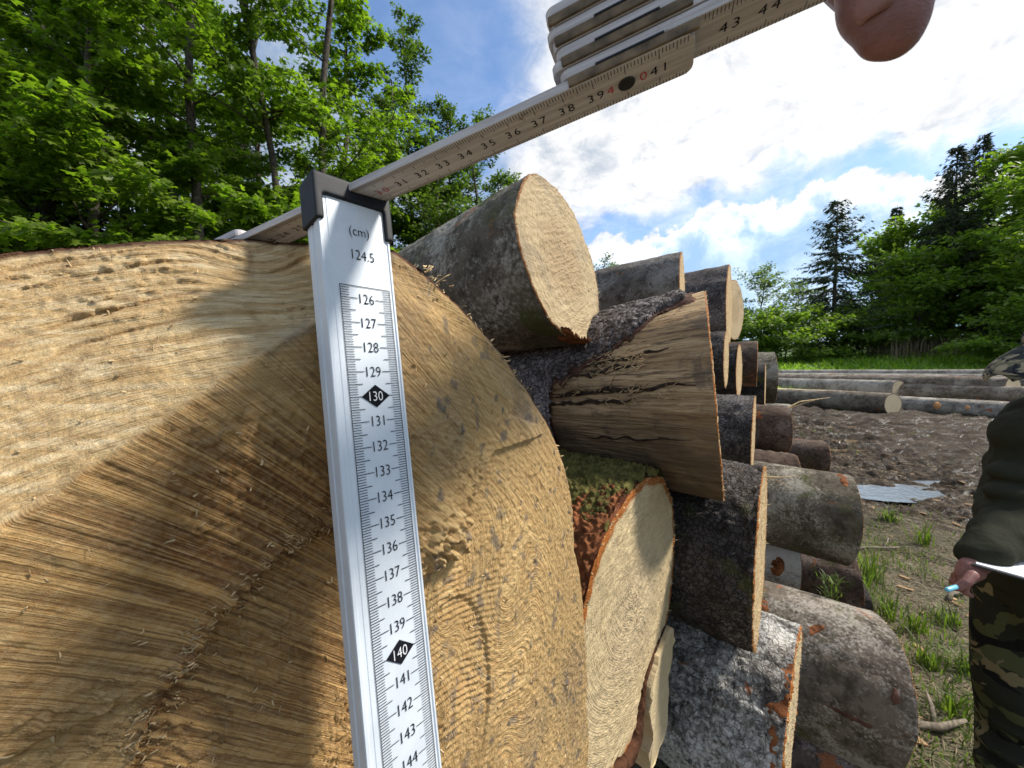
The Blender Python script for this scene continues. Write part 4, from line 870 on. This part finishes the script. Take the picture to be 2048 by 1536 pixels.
def chips_():
    rng = np.random.default_rng(3)
    V = []; Fc = []
    for i in range(420):
        x, y = rng.uniform(.9, 6), rng.uniform(1.2, 7); z = float(zg(x, y))+.008; a = rng.uniform(0, 6.28); l, w = rng.uniform(.01, .05), rng.uniform(.006, .018); c, s_ = math.cos(a), math.sin(a); z0 = len(V)
        for (u, v_) in ((-l, -w), (l*.8, -w*.7), (l, w), (-l*.7, w*.8)):
            for h in (0, .004): V.append((x+u*c-v_*s_, y+u*s_+v_*c, z+h+u*rng.uniform(-.2, .2)))
        Fc += [tuple(z0+k for k in f) for f in ((0, 2, 4, 6), (1, 7, 5, 3), (0, 1, 3, 2), (2, 3, 5, 4), (4, 5, 7, 6), (6, 7, 1, 0))]
    tag(ob('bark_chips', mesh('bark_chips', V, Fc, plain('chip_wood', (.34, .22, .12), .9, 0, .6, 9, .3))), 'bark and wood chips strewn over the ground', 'chips', kind='stuff')
chips_()
# little flowering weed on the pile
def weed():
    p = at(1658, 1200, 1.05); b = MB(); rng = np.random.default_rng(2)
    root = empty('weed', None, p); tag(root, 'tiny yellowish weed growing on the mossy log above the red scraped log', 'weed')
    for k in range(5):
        a = k*1.3; b.tube([(0, 0, -.03), (.01*math.cos(a), .01*math.sin(a), .02), (.02*math.cos(a), .02*math.sin(a), .05+.008*k)], [.0012, .001, .0006], 5)
    b.build('stem', plain('weed_stem', (.12, .13, .04), .8), root)
    n = 70; xy = rng.normal(0, .012, (n, 2)); o = blades('leaf', xy, rng.uniform(0, .06, n), .02, .0016, GRASS, rng, 1.2); o.parent = root
weed()
# ------------------------------------------------------------------ trees
MAPLE = leaf_mat('maple_leaf', (.052, .095, .014), (.21, .29, .034), .50, .45)
BIRCH = leaf_mat('small_leaf', (.05, .09, .018), (.12, .17, .04), .40, .5)
RIGHTG = leaf_mat('broad_leaf_green', (.075, .125, .026), (.22, .29, .055), .45, .5)
NEEDLE = leaf_mat('spruce_needles', (.040, .058, .034), (.10, .12, .07), .15, .7)  # needle colours lightened to stand in for haze
PALEG = leaf_mat('pale_young_leaf', (.09, .125, .05), (.17, .215, .09), .45, .5)
TRUNK = plain('tree_trunk_bark', (.085, .072, .06), .9, 0, .5, 18, .6, .2, .02)
half = np.array([(0, 0), (.10, .40), (.34, .20), (.66, .46), (.70, .16), (1.0, 0)])
def leaves(name, Pc, H, Nn, size, mat, v, parent, lobed=True):
    n = len(Pc); H = H/np.linalg.norm(H, axis=1)[:, None]; S = np.cross(Nn, H); S /= np.linalg.norm(S, axis=1)[:, None]+1e-9; Nn = np.cross(H, S); size = size[:, None]
    if lobed:
        out = [Pc+H*(x*size)+S*(y*size)+Nn*(-abs(y)*.30*size-x*x*.15*size) for x, y in [tuple(h) for h in half]+[(x, -y) for x, y in half[1:5]]]
        V = np.stack(out, 1).reshape(-1, 3); i0 = np.arange(n)[:, None]*10
        Fq = np.concatenate([i0+np.array([[0, 1, 2, 3, 4, 5]][0])[::-1], i0+np.array([0, 6, 7, 8, 9, 5])], 0); k = 10
    else:
        out = [Pc, Pc+H*(.5*size)+S*(.33*size), Pc+H*size-Nn*(.15*size), Pc+H*(.5*size)-S*(.33*size)]
        V = np.stack(out, 1).reshape(-1, 3); i0 = np.arange(n)[:, None]*4; Fq = i0+np.array([0, 3, 2, 1]); k = 4
    return ob(name, mesh(name, V, Fq, mat, False, {'v': np.repeat(v, k)}), parent)
def broad_tree(name, x, y, h, cr, label, leafsize=.12, nl=5000, seed=1, mat=MAPLE, lobed=True, z0=.8, cat='tree', group=None, shape='tall', trunk_r=.11, nbr=30, lean=(0, 0), stems=1, droop=.25):
    rng = np.random.default_rng(seed); zb = float(zg(x, y)); root = empty(name, None, (x, y, zb-.1)); tag(root, label, cat, group)
    b = MB(); segs = []
    for st in range(stems):
        a = rng.uniform(0, 6.28); sp_ = .0 if stems == 1 else .12*h
        tp = [np.array([0, 0, 0.])]
        for i in range(1, 9):
            f = i/8; tp.append(np.array([lean[0]*f+sp_*math.cos(a)*f+rng.normal()*.012*h*f, lean[1]*f+sp_*math.sin(a)*f+rng.normal()*.012*h*f, h*f*(.97 if st else 1)]))
        b.tube(tp, [trunk_r*(1-.85*i/8)*(1 if st == 0 else .7)+.008 for i in range(9)], 8)
        for q in range(nbr):
            f = z0/h+(1-z0/h)*(q+rng.random())/nbr; i = min(7, int(f*8)); w_ = f*8-i; p0 = tp[i]*(1-w_)+tp[i+1]*w_
            prof_ = {'tall': (1-f)**.55*1.15, 'round': math.sin(math.pi*min(.98, max(.10, (f-z0/h)/(1-z0/h)*.85+.12)))**.7, 'cone': (1-f)**.8*1.2}[shape]
            L = cr*prof_*rng.uniform(.65, 1.15)+.25; az = q*2.4+rng.normal()*.5; el = R(rng.uniform(15, 50))*(.5+f*.8)
            d = np.array([math.cos(az)*math.cos(el), math.sin(az)*math.cos(el), math.sin(el)])
            pts = [p0]; dd = d.copy()
            for k in range(5): dd = dd+rng.normal(size=3)*.10+np.array([0, 0, -.06*k*droop*2]); dd /= np.linalg.norm(dd); pts.append(pts[-1]+dd*L/5)
            b.tube(pts, [max(.005, trunk_r*.30*(1-f*.5)*(1-k/5.6)) for k in range(6)], 5); segs.append((pts, L))
            for k in range(2, 6):
                for s_ in (-1, 1):
                    if rng.random() < .85:
                        t = np.cross(dd, [0, 0, 1])*s_*rng.uniform(.5, 1)+dd*.7+rng.normal(size=3)*.15; t /= np.linalg.norm(t); l2 = L*.35*rng.uniform(.5, 1.1)
                        p2 = [pts[k], pts[k]+t*l2*.5, pts[k]+t*l2+np.array([0, 0, -.08*l2])]; b.tube(p2, [.008, .006, .003], 4, False); segs.append((p2, l2*1.2))
    b.build('trunk', TRUNK, root, True)
    wts = np.array([s_[1] for s_ in segs]); wts /= wts.sum(); idx = rng.choice(len(segs), nl, p=wts)
    Pc = np.zeros((nl, 3)); H = np.zeros((nl, 3)); f = rng.beta(2.0, 1.1, nl); sh = rng.random(len(segs))
    arr = []
    for i, (p, l) in enumerate(segs):
        p = np.array(p); m_ = len(p)-1; sel = np.where(idx == i)[0]; ff = f[sel]*m_; j = np.minimum(ff.astype(int), m_-1); w_ = (ff-j)[:, None]
        Pc[sel] = p[j]*(1-w_)+p[j+1]*w_; dir_ = p[-1]-p[0]; dir_ /= np.linalg.norm(dir_)+1e-9
        side = np.cross(dir_, [0, 0, 1]); side /= np.linalg.norm(side)+1e-9; sg = rng.choice([-1, 1], len(sel))[:, None]
        H[sel] = dir_*.6+side*sg*rng.uniform(.3, 1.2, (len(sel), 1)); Pc[sel] += side*sg*rng.uniform(0, leafsize*1.3, (len(sel), 1))
    H += rng.normal(size=(nl, 3))*.35+np.array([0, 0, -droop]); Pc += rng.normal(size=(nl, 3))*leafsize*.45
    Nn = np.array([0, 0, 1.])+rng.normal(size=(nl, 3))*.42+np.array([.15, -.35, 0])
    leaves('crown', Pc, H, Nn, leafsize*rng.uniform(.6, 1.25, nl), mat, np.clip(rng.random(nl)*.75+.25*sh[idx], 0, 1), root, lobed)
    return root
def spruce(x, y, h, r, label, seed=1, nl=70, group=None, mat=NEEDLE, sparse=1.0, z0=.06, tw=.34, name='spruce_tree', dens=5):
    rng = np.random.default_rng(seed); zb = float(zg(x, y)); root = empty(name, None, (x, y, zb-.1)); tag(root, label, 'spruce', group)
    b = MB(); b.tube([(0, 0, 0), (rng.normal()*.1, 0, h*.5), (rng.normal()*.1, 0, h)], [h*.014+.04, h*.009, .015], 8)
    P_, H_, v_, S_ = [], [], [], []
    for lv in range(nl):
        f = z0+(1-z0)*(lv/nl)**.92; L0 = r*(1-f)**.75*(1 if f > .15 else .8)+.12
        for q in range(int(6*sparse+1)):
            if rng.random() < .12: continue
            az = rng.uniform(0, 6.28); L = L0*rng.uniform(.55, 1.15); dz = -.28 if f < .7 else .25
            n = max(3, int(L/.22)); p0 = np.array([0, 0, h*f]); c, s_ = math.cos(az), math.sin(az); tip = None
            pts = [p0+np.array([c*L*t, s_*L*t, dz*L*t+.22*L*t*t]) for t in np.linspace(0, 1, 4)]; b.tube(pts, [.022, .016, .01, .004], 4, False)
            for k in range(int(n*dens)):
                t = rng.uniform(.12, 1.0); p = p0+np.array([c*L*t, s_*L*t, dz*L*t+.22*L*t*t]); sg = rng.choice([-1, 1])
                hd = np.array([c*.6-s_*sg*.8, s_*.6+c*sg*.8, -.55+rng.normal()*.25]); P_.append(p); H_.append(hd); v_.append(rng.random()); S_.append(tw*rng.uniform(.6, 1.2)*(1.15-.5*t))
    b.build('trunk', TRUNK, root, True)
    P_, H_, S_ = np.array(P_), np.array(H_), np.array(S_); H_ /= np.linalg.norm(H_, axis=1)[:, None]
    U_ = np.cross(H_, rng.normal(size=H_.shape)); U_ /= np.linalg.norm(U_, axis=1)[:, None]; s3 = S_[:, None]; W_ = np.cross(H_, U_)
    V = np.stack([P_, P_+H_*s3*.45+U_*s3*.11, P_+H_*s3, P_+H_*s3*.45-U_*s3*.11, P_+H_*s3*.4+W_*s3*.11, P_+H_*s3*.4-W_*s3*.11], 1).reshape(-1, 3); i0 = np.arange(len(P_))[:, None]*6
    Fq = np.concatenate([i0+np.array([0, 1, 2, 3]), i0+np.array([0, 4, 2, 5])], 0)
    ob('crown', mesh('crown', V, Fq, mat, False, {'v': np.repeat(v_, 6)}), root); return root
def X_(px, d): return (px-1024)/F*d
# left: sunlit maples rising behind the big log
for i, (px, d, h, cr, nl, lb) in enumerate((
        (-120, 5.6, 9.5, 2.3, 6500, 'leafy maple at far left edge, mostly cut by the frame'), (110, 6.6, 10.5, 2.3, 8000, 'maple with grey trunk second from the left edge'),
        (0, 10.5, 13, 2.8, 8000, 'back row maple at the left edge'), (330, 10.5, 13.5, 2.8, 9000, 'back row maple behind the thick grey trunk'), (520, 9.8, 11.5, 2.3, 8000, 'back row maple filling the gap left of the multi stemmed one'), (200, 5.6, 6.5, 1.7, 7000, 'half height maple standing before the thick grey trunk'),
        (262, 7.6, 11.5, 2.4, 8000, 'maple with thick grey trunk rising behind the log'), (410, 6.4, 9.5, 1.9, 7000, 'bright green maple directly left of the rod top, slim trunk'),
        (560, 5.4, 3.6, 1.3, 4200, 'low leafy maple sapling just above the log edge, left of rod cap'), (330, 5.0, 2.9, 1.2, 3600, 'low maple bush hanging over the log top'), (20, 5.2, 2.7, 1.3, 3200, 'low maple bush in the dark lower left corner above the log'))):
    broad_tree('maple_tree', X_(px, d), d, h, cr, lb, .108, int(nl*2.5), 10+i, group='maple trees along the forest edge', z0=.5 if h < 5 else .9, nbr=34 if h > 5 else 22, trunk_r=.10 if h > 5 else .04)
broad_tree('maple_tree', X_(612, 7.4), 7.4, 10.5, 1.9, 'maple with several dark upright stems and sky showing through, behind rod cap', .108, 12000, 31, group='maple trees along the forest edge', z0=1.2, nbr=16, stems=3, trunk_r=.10)
broad_tree('maple_tree', X_(700, 8.6), 8.6, 9.2, 1.6, 'rightmost tall maple against the blue sky', .105, 17000, 32, group='maple trees along the forest edge', z0=.8, nbr=34)
for i, (px, d, h, cr, lb) in enumerate(((822, 11.5, 11.2, 1.7, 'slender small leaved tree with pointed top right of the maples'), (950, 11.0, 7.9, 2.0, 'small leaved tree crossing behind the ruler middle'), (1000, 12.5, 7.2, 1.6, 'thin small leaved tree just left of the round ringed log face'), (880, 9.5, 6.0, 1.9, 'shorter dense tree between rod cap and round log'), (790, 10.5, 8.8, 1.7, 'leafy tree in front of the slender pointed one'), (905, 12.0, 9.0, 1.7, 'tree filling the slope between the pointed one and the ruler middle'))):
    broad_tree('young_tree', X_(px, d), d, h, cr, lb, .095, 23000, 40+i, BIRCH, False, group='small leaved trees right of the maples', z0=.6, nbr=42, trunk_r=.07, droop=.1)
for i, (px, d, h, lb) in enumerate(((60, 10.5, 13, 'dark spruce in shade behind the left maples, nearest the frame edge'), (-60, 8.0, 9, 'dark low spruce behind the lower left maple bush'), (200, 9.2, 7, 'dark spruce behind the grey trunked maple'), (480, 11.5, 8.5, 'dark spruce behind the maple left of the rod'), (690, 13, 7, 'dark spruce behind the rod cap'))):
    spruce(X_(px, d), d, h, 2.9, lb, 60+i, 64, 'dark spruces in the forest shade', tw=.30)
# right: far tree line
spruce(X_(1664, 28), 28, 11.6, 4.5, 'dark conical spruce standing alone left of the green mass', 71, 56, 'spruces of the right tree line', tw=.46, sparse=.8, dens=2.6)
spruce(X_(1897, 27), 27, 14.4, 3.9, 'tallest thin spruce in the right tree line', 72, 62, 'spruces of the right tree line', tw=.46, sparse=.8, z0=.22, dens=3)
spruce(X_(1946, 30), 30, 16.6, 3.8, 'second tall spruce just right of the tallest thin one', 73, 62, 'spruces of the right tree line', tw=.46, sparse=.8, z0=.3, dens=3)
spruce(X_(1782, 36), 36, 13.8, 2.2, 'spruce tip peeking over the green broadleaf mass', 74, 40, 'spruces of the right tree line', tw=.45)
spruce(X_(2040, 29), 29, 15.5, 3.2, 'dark spruce at the right edge among bright leaves', 76, 56, 'spruces of the right tree line', tw=.46, dens=3)
spruce(X_(1985, 25), 25, 7.0, 2.4, 'low dark spruce at the foot of the tall pair', 75, 40, 'spruces of the right tree line', tw=.42)
for i, (px, d, h, cr, nl, lb) in enumerate(((1800, 31, 9.6, 3.4, 9000, 'rounded green tree left part of the broadleaf mass'), (1866, 30, 10.6, 3.6, 9000, 'rounded green tree directly left of the tallest thin spruce'), (1760, 34, 7.3, 2.6, 6000, 'lower green tree behind the lone spruce'),
        (1835, 27, 6.5, 3.2, 7000, 'lower leafy tree at the foot of the broadleaf mass'), (2010, 26, 13.0, 3.6, 9000, 'bright green tree right of the tall spruces'), (2075, 22, 10.5, 3.4, 9000, 'sunlit tree at the right edge low'), (2120, 25, 16.5, 4.4, 9000, 'tall tree at the right edge reaching highest'), (1935, 33, 11.0, 3.0, 6000, 'green tree behind the tall pair of spruces'))):
    broad_tree('broadleaf_tree', X_(px, d), d, h, cr, lb, .34, nl, 80+i, RIGHTG, False, group='broadleaf trees of the right tree line', z0=.6, nbr=40, trunk_r=.16, shape='round' if i != 6 else 'tall', droop=.05)
for i, (px, d, h, cr, nl, lb) in enumerate(((1520, 34, 8.0, 2.6, 4200, 'airy pale tree nearest the pile end'), (1592, 36, 7.0, 2.2, 3200, 'airy pale tree between pile end tree and lone spruce'), (1208, 40, 11.4, 2.6, 3000, 'treetop peeking between round log and grey brown log'))):
    broad_tree('pale_tree', X_(px, d), d, h, cr, lb, .24, nl, 95+i, PALEG if i < 2 else BIRCH, False, z0=1.5, nbr=30, trunk_r=.09, shape='round', droop=.05, group='pale distant trees')
for i, (px, d, h, cr, lb) in enumerate(((1500, 27, 3.1, 2.4, 'bush beside the pile end'), (1570, 26, 3.0, 2.4, 'bush between pile end and lone spruce'), (1635, 28, 2.8, 2.4, 'bush at the left foot of the lone spruce'), (1735, 27, 2.8, 2.2, 'bush at the right foot of the lone spruce'), (1440, 30, 3.4, 2.6, 'bush mostly hidden behind the pile'), (2050, 20, 3.2, 2.2, 'sunlit bush above the camouflage cap'))):
    broad_tree('bush', X_(px, d), d, h, cr, lb, .26, 5200, 110+i, RIGHTG, False, cat='bush', group='bushes along the right bank', z0=.1, nbr=26, trunk_r=.04, shape='round', droop=.05)
# ------------------------------------------------------------------ person writing at the right edge
def cloth(name, cols, sc=0, rough=.9):
    m, T = newmat(name); P = T.n('ShaderNodeTexCoord').outputs['Object']; wv = T.noise(P, 420, 4, .6); fo = T.noise(P, 9, 4, .6, .5)
    c = cols[0]
    if sc:
        Q = T.vm('MULTIPLY', P, (1, 1, 1.5))
        for i, cc in enumerate(cols[1:]):
            n = T.noise(T.vm('ADD', Q, (i*3.1, i*7.7, 0)), sc, 3, .5, 1.2); c = T.mix(T.ss(n, .53+.02*i, .545+.02*i), c, cc)
    else: c = T.mix(wv, tuple(x*.8 for x in cols[0]), tuple(x*1.25 for x in cols[0]))
    h = T.m('ADD', T.m('MULTIPLY', wv, .04), T.m('MULTIPLY', fo, 1.0)); finish(T, c, rough, h, .45, .02, 0, .1); return m
def build_person():
    d0 = 1.12; root = empty('person', None, (X_(2165, d0), d0, 0)); tag(root, 'person in olive fleece, camouflage cap and trousers, writing, cut by the right edge', 'person')
    q = lambda px, py, dd=0.0: at(px+(26 if px > 1985 else 26*max(0, (px-1955)/30)), py, d0+dd)-root.location
    inv = lambda b, name, mat, vs, par=root, it=6: voxel(b.build(name, mat, par), vs, it)
    # body: one continuous surface
    b = MB()
    def tb(mb, pts, r, n=14, fl=1.0):
        mb.tube(pts, r, n, True, fl); [mb.ball(p, x*.97, 7) for p, x in zip(pts, r)]
    hip, hip2 = q(2085, 1180), q(2190, 1180, .02); neck = q(2128, 815); sh1, sh2 = q(2062, 868, -.02), q(2205, 868, .06)
    tb(b, [q(2120, 1190), q(2120, 1050), q(2125, 930), neck, q(2115, 770)], [.11, .11, .11, .06, .055], 16)
    for s_, hp in ((0, hip), (1, hip2)):
        ft = 95*s_+30; z = lambda zz, px, dd=0: Vector((q(px, 0, dd).x, q(px, 0, dd).y, zz))
        tb(b, [z(.85, 2075+ft), z(.50, 2062+ft), z(.14, 2060+ft, .03), z(.07, 2020+ft, -.0)], [.09, .06, .035, .03])
    el = q(2006, 1012, .02); wr = q(1950, 1128, -.13); tb(b, [sh1, q(2040, 905), q(2012, 1008), q(1990, 1060, -.07), wr], [.055, .05, .042, .036, .028])
    el2 = q(2230, 1040, .0); tb(b, [sh2, q(2240, 960, .04), el2, q(2120, 1120, -.12)], [.06, .045, .04, .03])
    hc = q(2128, 706); b.ball(hc, .098, 12, (1.05, .85, 1.15)); b.ball(hc+Vector((-.085, -.01, -.035)), .016, 6, (1, .7, 1)); b.ball(hc+Vector((-.055, 0, -.085)), .04, 8)
    b.ball(hc+Vector((.01, -.088, -.01)), .022, 6, (.7, .4, 1.2))
    # writing hand: palm, four fingers curled, thumb against the pen
    k = F/(d0-.14)
    def hp_(px, py, dd): return q(px, py, -.14+dd)
    tb(b, [wr, hp_(1942, 1140, 0), hp_(1930, 1152, 0)], [.025, .027, .021])
    for j, (y0, l) in enumerate(((0, 1.0), (9, 1.05), (17, 1.0), (24, .85))):
        z_ = .026-.0165*j
        tb(b, [hp_(1930+j*4, 1146+y0*.5, z_), hp_(1911+j*7, 1150+y0*.9, z_-.004), hp_(1905+j*9, 1164+y0*.9, z_-.006), hp_(1918+j*8, 1172+y0*.8, z_)], [.0098*l, .0088*l, .0080*l, .0070*l], 10)
    tb(b, [hp_(1946, 1150, -.028), hp_(1932, 1166, -.034), hp_(1914, 1176, -.028)], [.012, .0105, .009], 10)
    # other hand under the pad
    ph = q(2120, 1122, -.12); b.ball(ph, .035, 8, (1.2, 1, .5))
    for j in range(4): tb(b, [ph+Vector((-.02, -.03+.02*j, 0)), ph+Vector((-.07, -.035+.022*j, -.005)), ph+Vector((-.095, -.03+.02*j, .004))], [.010, .009, .008], 8)
    tb(b, [ph+Vector((0, -.03, .01)), ph+Vector((-.035, -.045, .022)), ph+Vector((-.06, -.035, .024))], [.012, .010, .009], 8)
    inv(b, 'body', SKIN, .0026, it=3)
    # hair below the cap
    b = MB(); b.ball(hc+Vector((.018, 0, .01)), .101, 10, (1.0, .87, 1.05)); inv(b, 'hair', plain('hair', (.05, .035, .025), .8), .008)
    # fleece jacket with creases
    OL = cloth('olive_fleece', [(.030, .031, .021)])
    b = MB(); tb(b, [q(2100, 1190), q(2102, 1120), q(2110, 1040), q(2112, 930), q(2120, 862), q(2122, 812)], [.155, .165, .165, .16, .125, .075], 20)
    tb(b, [q(2165, 1180, .04), q(2165, 1040, .04), q(2175, 930, .06), q(2150, 870, .03)], [.15, .155, .15, .11], 18)
    tb(b, [q(2075, 866), q(2040, 905, .0), q(2022, 960, .01), q(2006, 1010, .0), q(1990, 1060, -.07), q(1962, 1104, -.12), q(1956, 1112, -.125)], [.085, .083, .078, .077, .066, .048, .043], 16)
    for (px, py, dd, r_) in ((1997, 985, -.04, .052), (1987, 1022, -.05, .046), (2010, 945, -.03, .056), (1982, 1062, -.09, .044)): b.ball(q(px, py, dd), r_, 8, (1.2, 1, .55))
    tb(b, [sh2, q(2250, 960, .04), q(2235, 1040, .0), q(2150, 1105, -.10)], [.085, .08, .07, .05], 16)
    b.ball(q(2030, 872, .0), .078, 8); b.ball(q(2060, 852, .02), .09, 8)
    o = inv(b, 'fleece_jacket', OL, .006, it=5); tx = bpy.data.textures.new('folds', 'CLOUDS'); tx.noise_scale = .07; tx.noise_depth = 1; md = o.modifiers.new('d', 'DISPLACE'); md.texture = tx; md.strength = .018; md.mid_level = .5
    # dark yoke over the shoulder
    b = MB(); tb(b, [q(2085, 853), q(2140, 842, .0), q(2200, 856, .04)], [.086, .102, .09], 16); inv(b, 'shoulder_yoke', cloth('navy_yoke', [(.016, .018, .028)]), .007)
    # camouflage trousers
    CAMO = cloth('camouflage', [(.028, .030, .022), (.085, .095, .045), (.20, .17, .095), (.012, .012, .012)], 7)
    b = MB(); tb(b, [q(2110, 1165), q(2110, 1230)], [.15, .15], 18)
    for s_, hp in ((0, hip), (1, hip2)):
        ft = 95*s_+30; z = lambda zz, px, dd=0: Vector((q(px, 0, dd).x, q(px, 0, dd).y, zz))
        tb(b, [z(.80, 2068+ft), z(.62, 2062+ft), z(.48, 2060+ft, -.02), z(.34, 2061+ft, .02), z(.18, 2062+ft, .03), z(.13, 2061+ft, .03)], [.125, .118, .108, .10, .098, .10], 18)
        for zz in (.44, .36, .27, .2): b.ball(z(zz, 2052+ft), .085, 8, (1.05, 1.05, .35))
    inv(b, 'camouflage_trousers', CAMO, .008, it=4)
    for s_ in (0, 1):
        ft = 95*s_+30; z = lambda zz, px, dd=0: Vector((q(px, 0, dd).x, q(px, 0, dd).y, zz))
        b = MB(); tb(b, [z(.26, 2050+ft, .03), z(.10, 2046+ft, .03), z(.055, 2030+ft, .02), z(.045, 1965+ft, -.02)], [.078, .066, .055, .05], 14); b.box(Vector(z(0, 1940+ft))-Vector((.0, .05, 0)), Vector(z(.03, 2090+ft))+Vector((0, .05, 0)))
        inv(b, 'boot', plain('dark_boot', (.02, .018, .015), .7, 0, .3, 60, .4), .007)
    # cap: dome and long brim pointing left
    CAMOC = cloth('camouflage_cap', [(.040, .045, .045), (.16, .15, .10), (.30, .26, .18), (.02, .022, .03)], 26)
    b = MB(); b.ball(hc+Vector((.012, 0, .04)), .112, 14, (1.05, .92, .9)); b.box(hc+Vector((-.2, -.2, -.2)), hc+Vector((-.2, -.2, -.2))); o = inv(b, 'cap', CAMOC, .007)
    V = []; n = 17; m_ = 12; p_edge = q(1978, 750)
    for i in range(m_):
        s_ = i/(m_-1)
        for k_ in range(n):
            t = (k_/(n-1)*2-1); w_ = .082*math.sqrt(max(0, 1-(s_*.95)**3.0)); base = hc+Vector((-.075, 0, .045)); tip = p_edge
            p = base.lerp(tip, s_); p = Vector((p.x+.02*t*t*(1-s_), p.y+t*w_, p.z+.012*math.sin(math.pi*s_)-.028*t*t*(1-.3*s_))); V.append(p)
    br = ob('brim', mesh('brim', V, [(i*n+k_, (i+1)*n+k_, (i+1)*n+k_+1, i*n+k_+1) for i in range(m_-1) for k_ in range(n-1)], CAMOC, True), o)
    sd2 = br.modifiers.new('s', 'SOLIDIFY'); sd2.thickness = .004
    # pen and note pad are things of their own
    a_, b_ = at(1893, 1180, d0-.185), at(1963, 1158, d0-.13); ax = (b_-a_).normalized()
    M = Matrix.Translation(a_)@ax.to_track_quat('Z', 'Y').to_matrix().to_4x4(); pen = empty('pen', M); tag(pen, 'light blue pen held in the writing hand', 'pen')
    b = MB(); b.tube([(0, 0, .0), (0, 0, .002), (0, 0, .03), (0, 0, .125)], [.0042, .0052, .0052, .005], 14); b.build('barrel', plain('light_blue_plastic', (.20, .58, .78), .35), pen, True)
    b = MB(); b.tube([(0, 0, .125), (0, 0, .136), (0, 0, .140)], [.0042, .002, .0006], 10); b.build('tip', plain('pen_tip', (.5, .5, .5), .3, .9), pen, True)
    P0, P1 = at(1952, 1128, d0-.16), at(2060, 1133, d0-.16); ya = Vector((.75, .64, -.05)).normalized(); xa = Vector((.64, -.75, -.06)).normalized(); za = xa.cross(ya).normalized(); ya = za.cross(xa)
    npd = empty('clipboard', frame(P0, xa, ya, za)); tag(npd, 'dark clipboard with white paper held level in front of the fleece', 'clipboard')
    b = MB(); b.box((-.006, -.006, -.005), (.225, .31, -.0015)); b.build('board', plain('black_board', (.02, .02, .024), .5), npd)
    b = MB(); b.box((0, 0, -.0012), (.21, .297, .0016)); b.build('paper_pad', plain('white_paper', (.8, .8, .8), .9, 0, .03), npd)
    b = MB(); b.tube([(.04, .285, .006), (.17, .285, .006)], [.006, .006], 10); b.box((.06, .27, .0018), (.15, .30, .0045)); b.build('clip', plain('steel_clip', (.6, .6, .62), .3, .9), npd)
build_person()
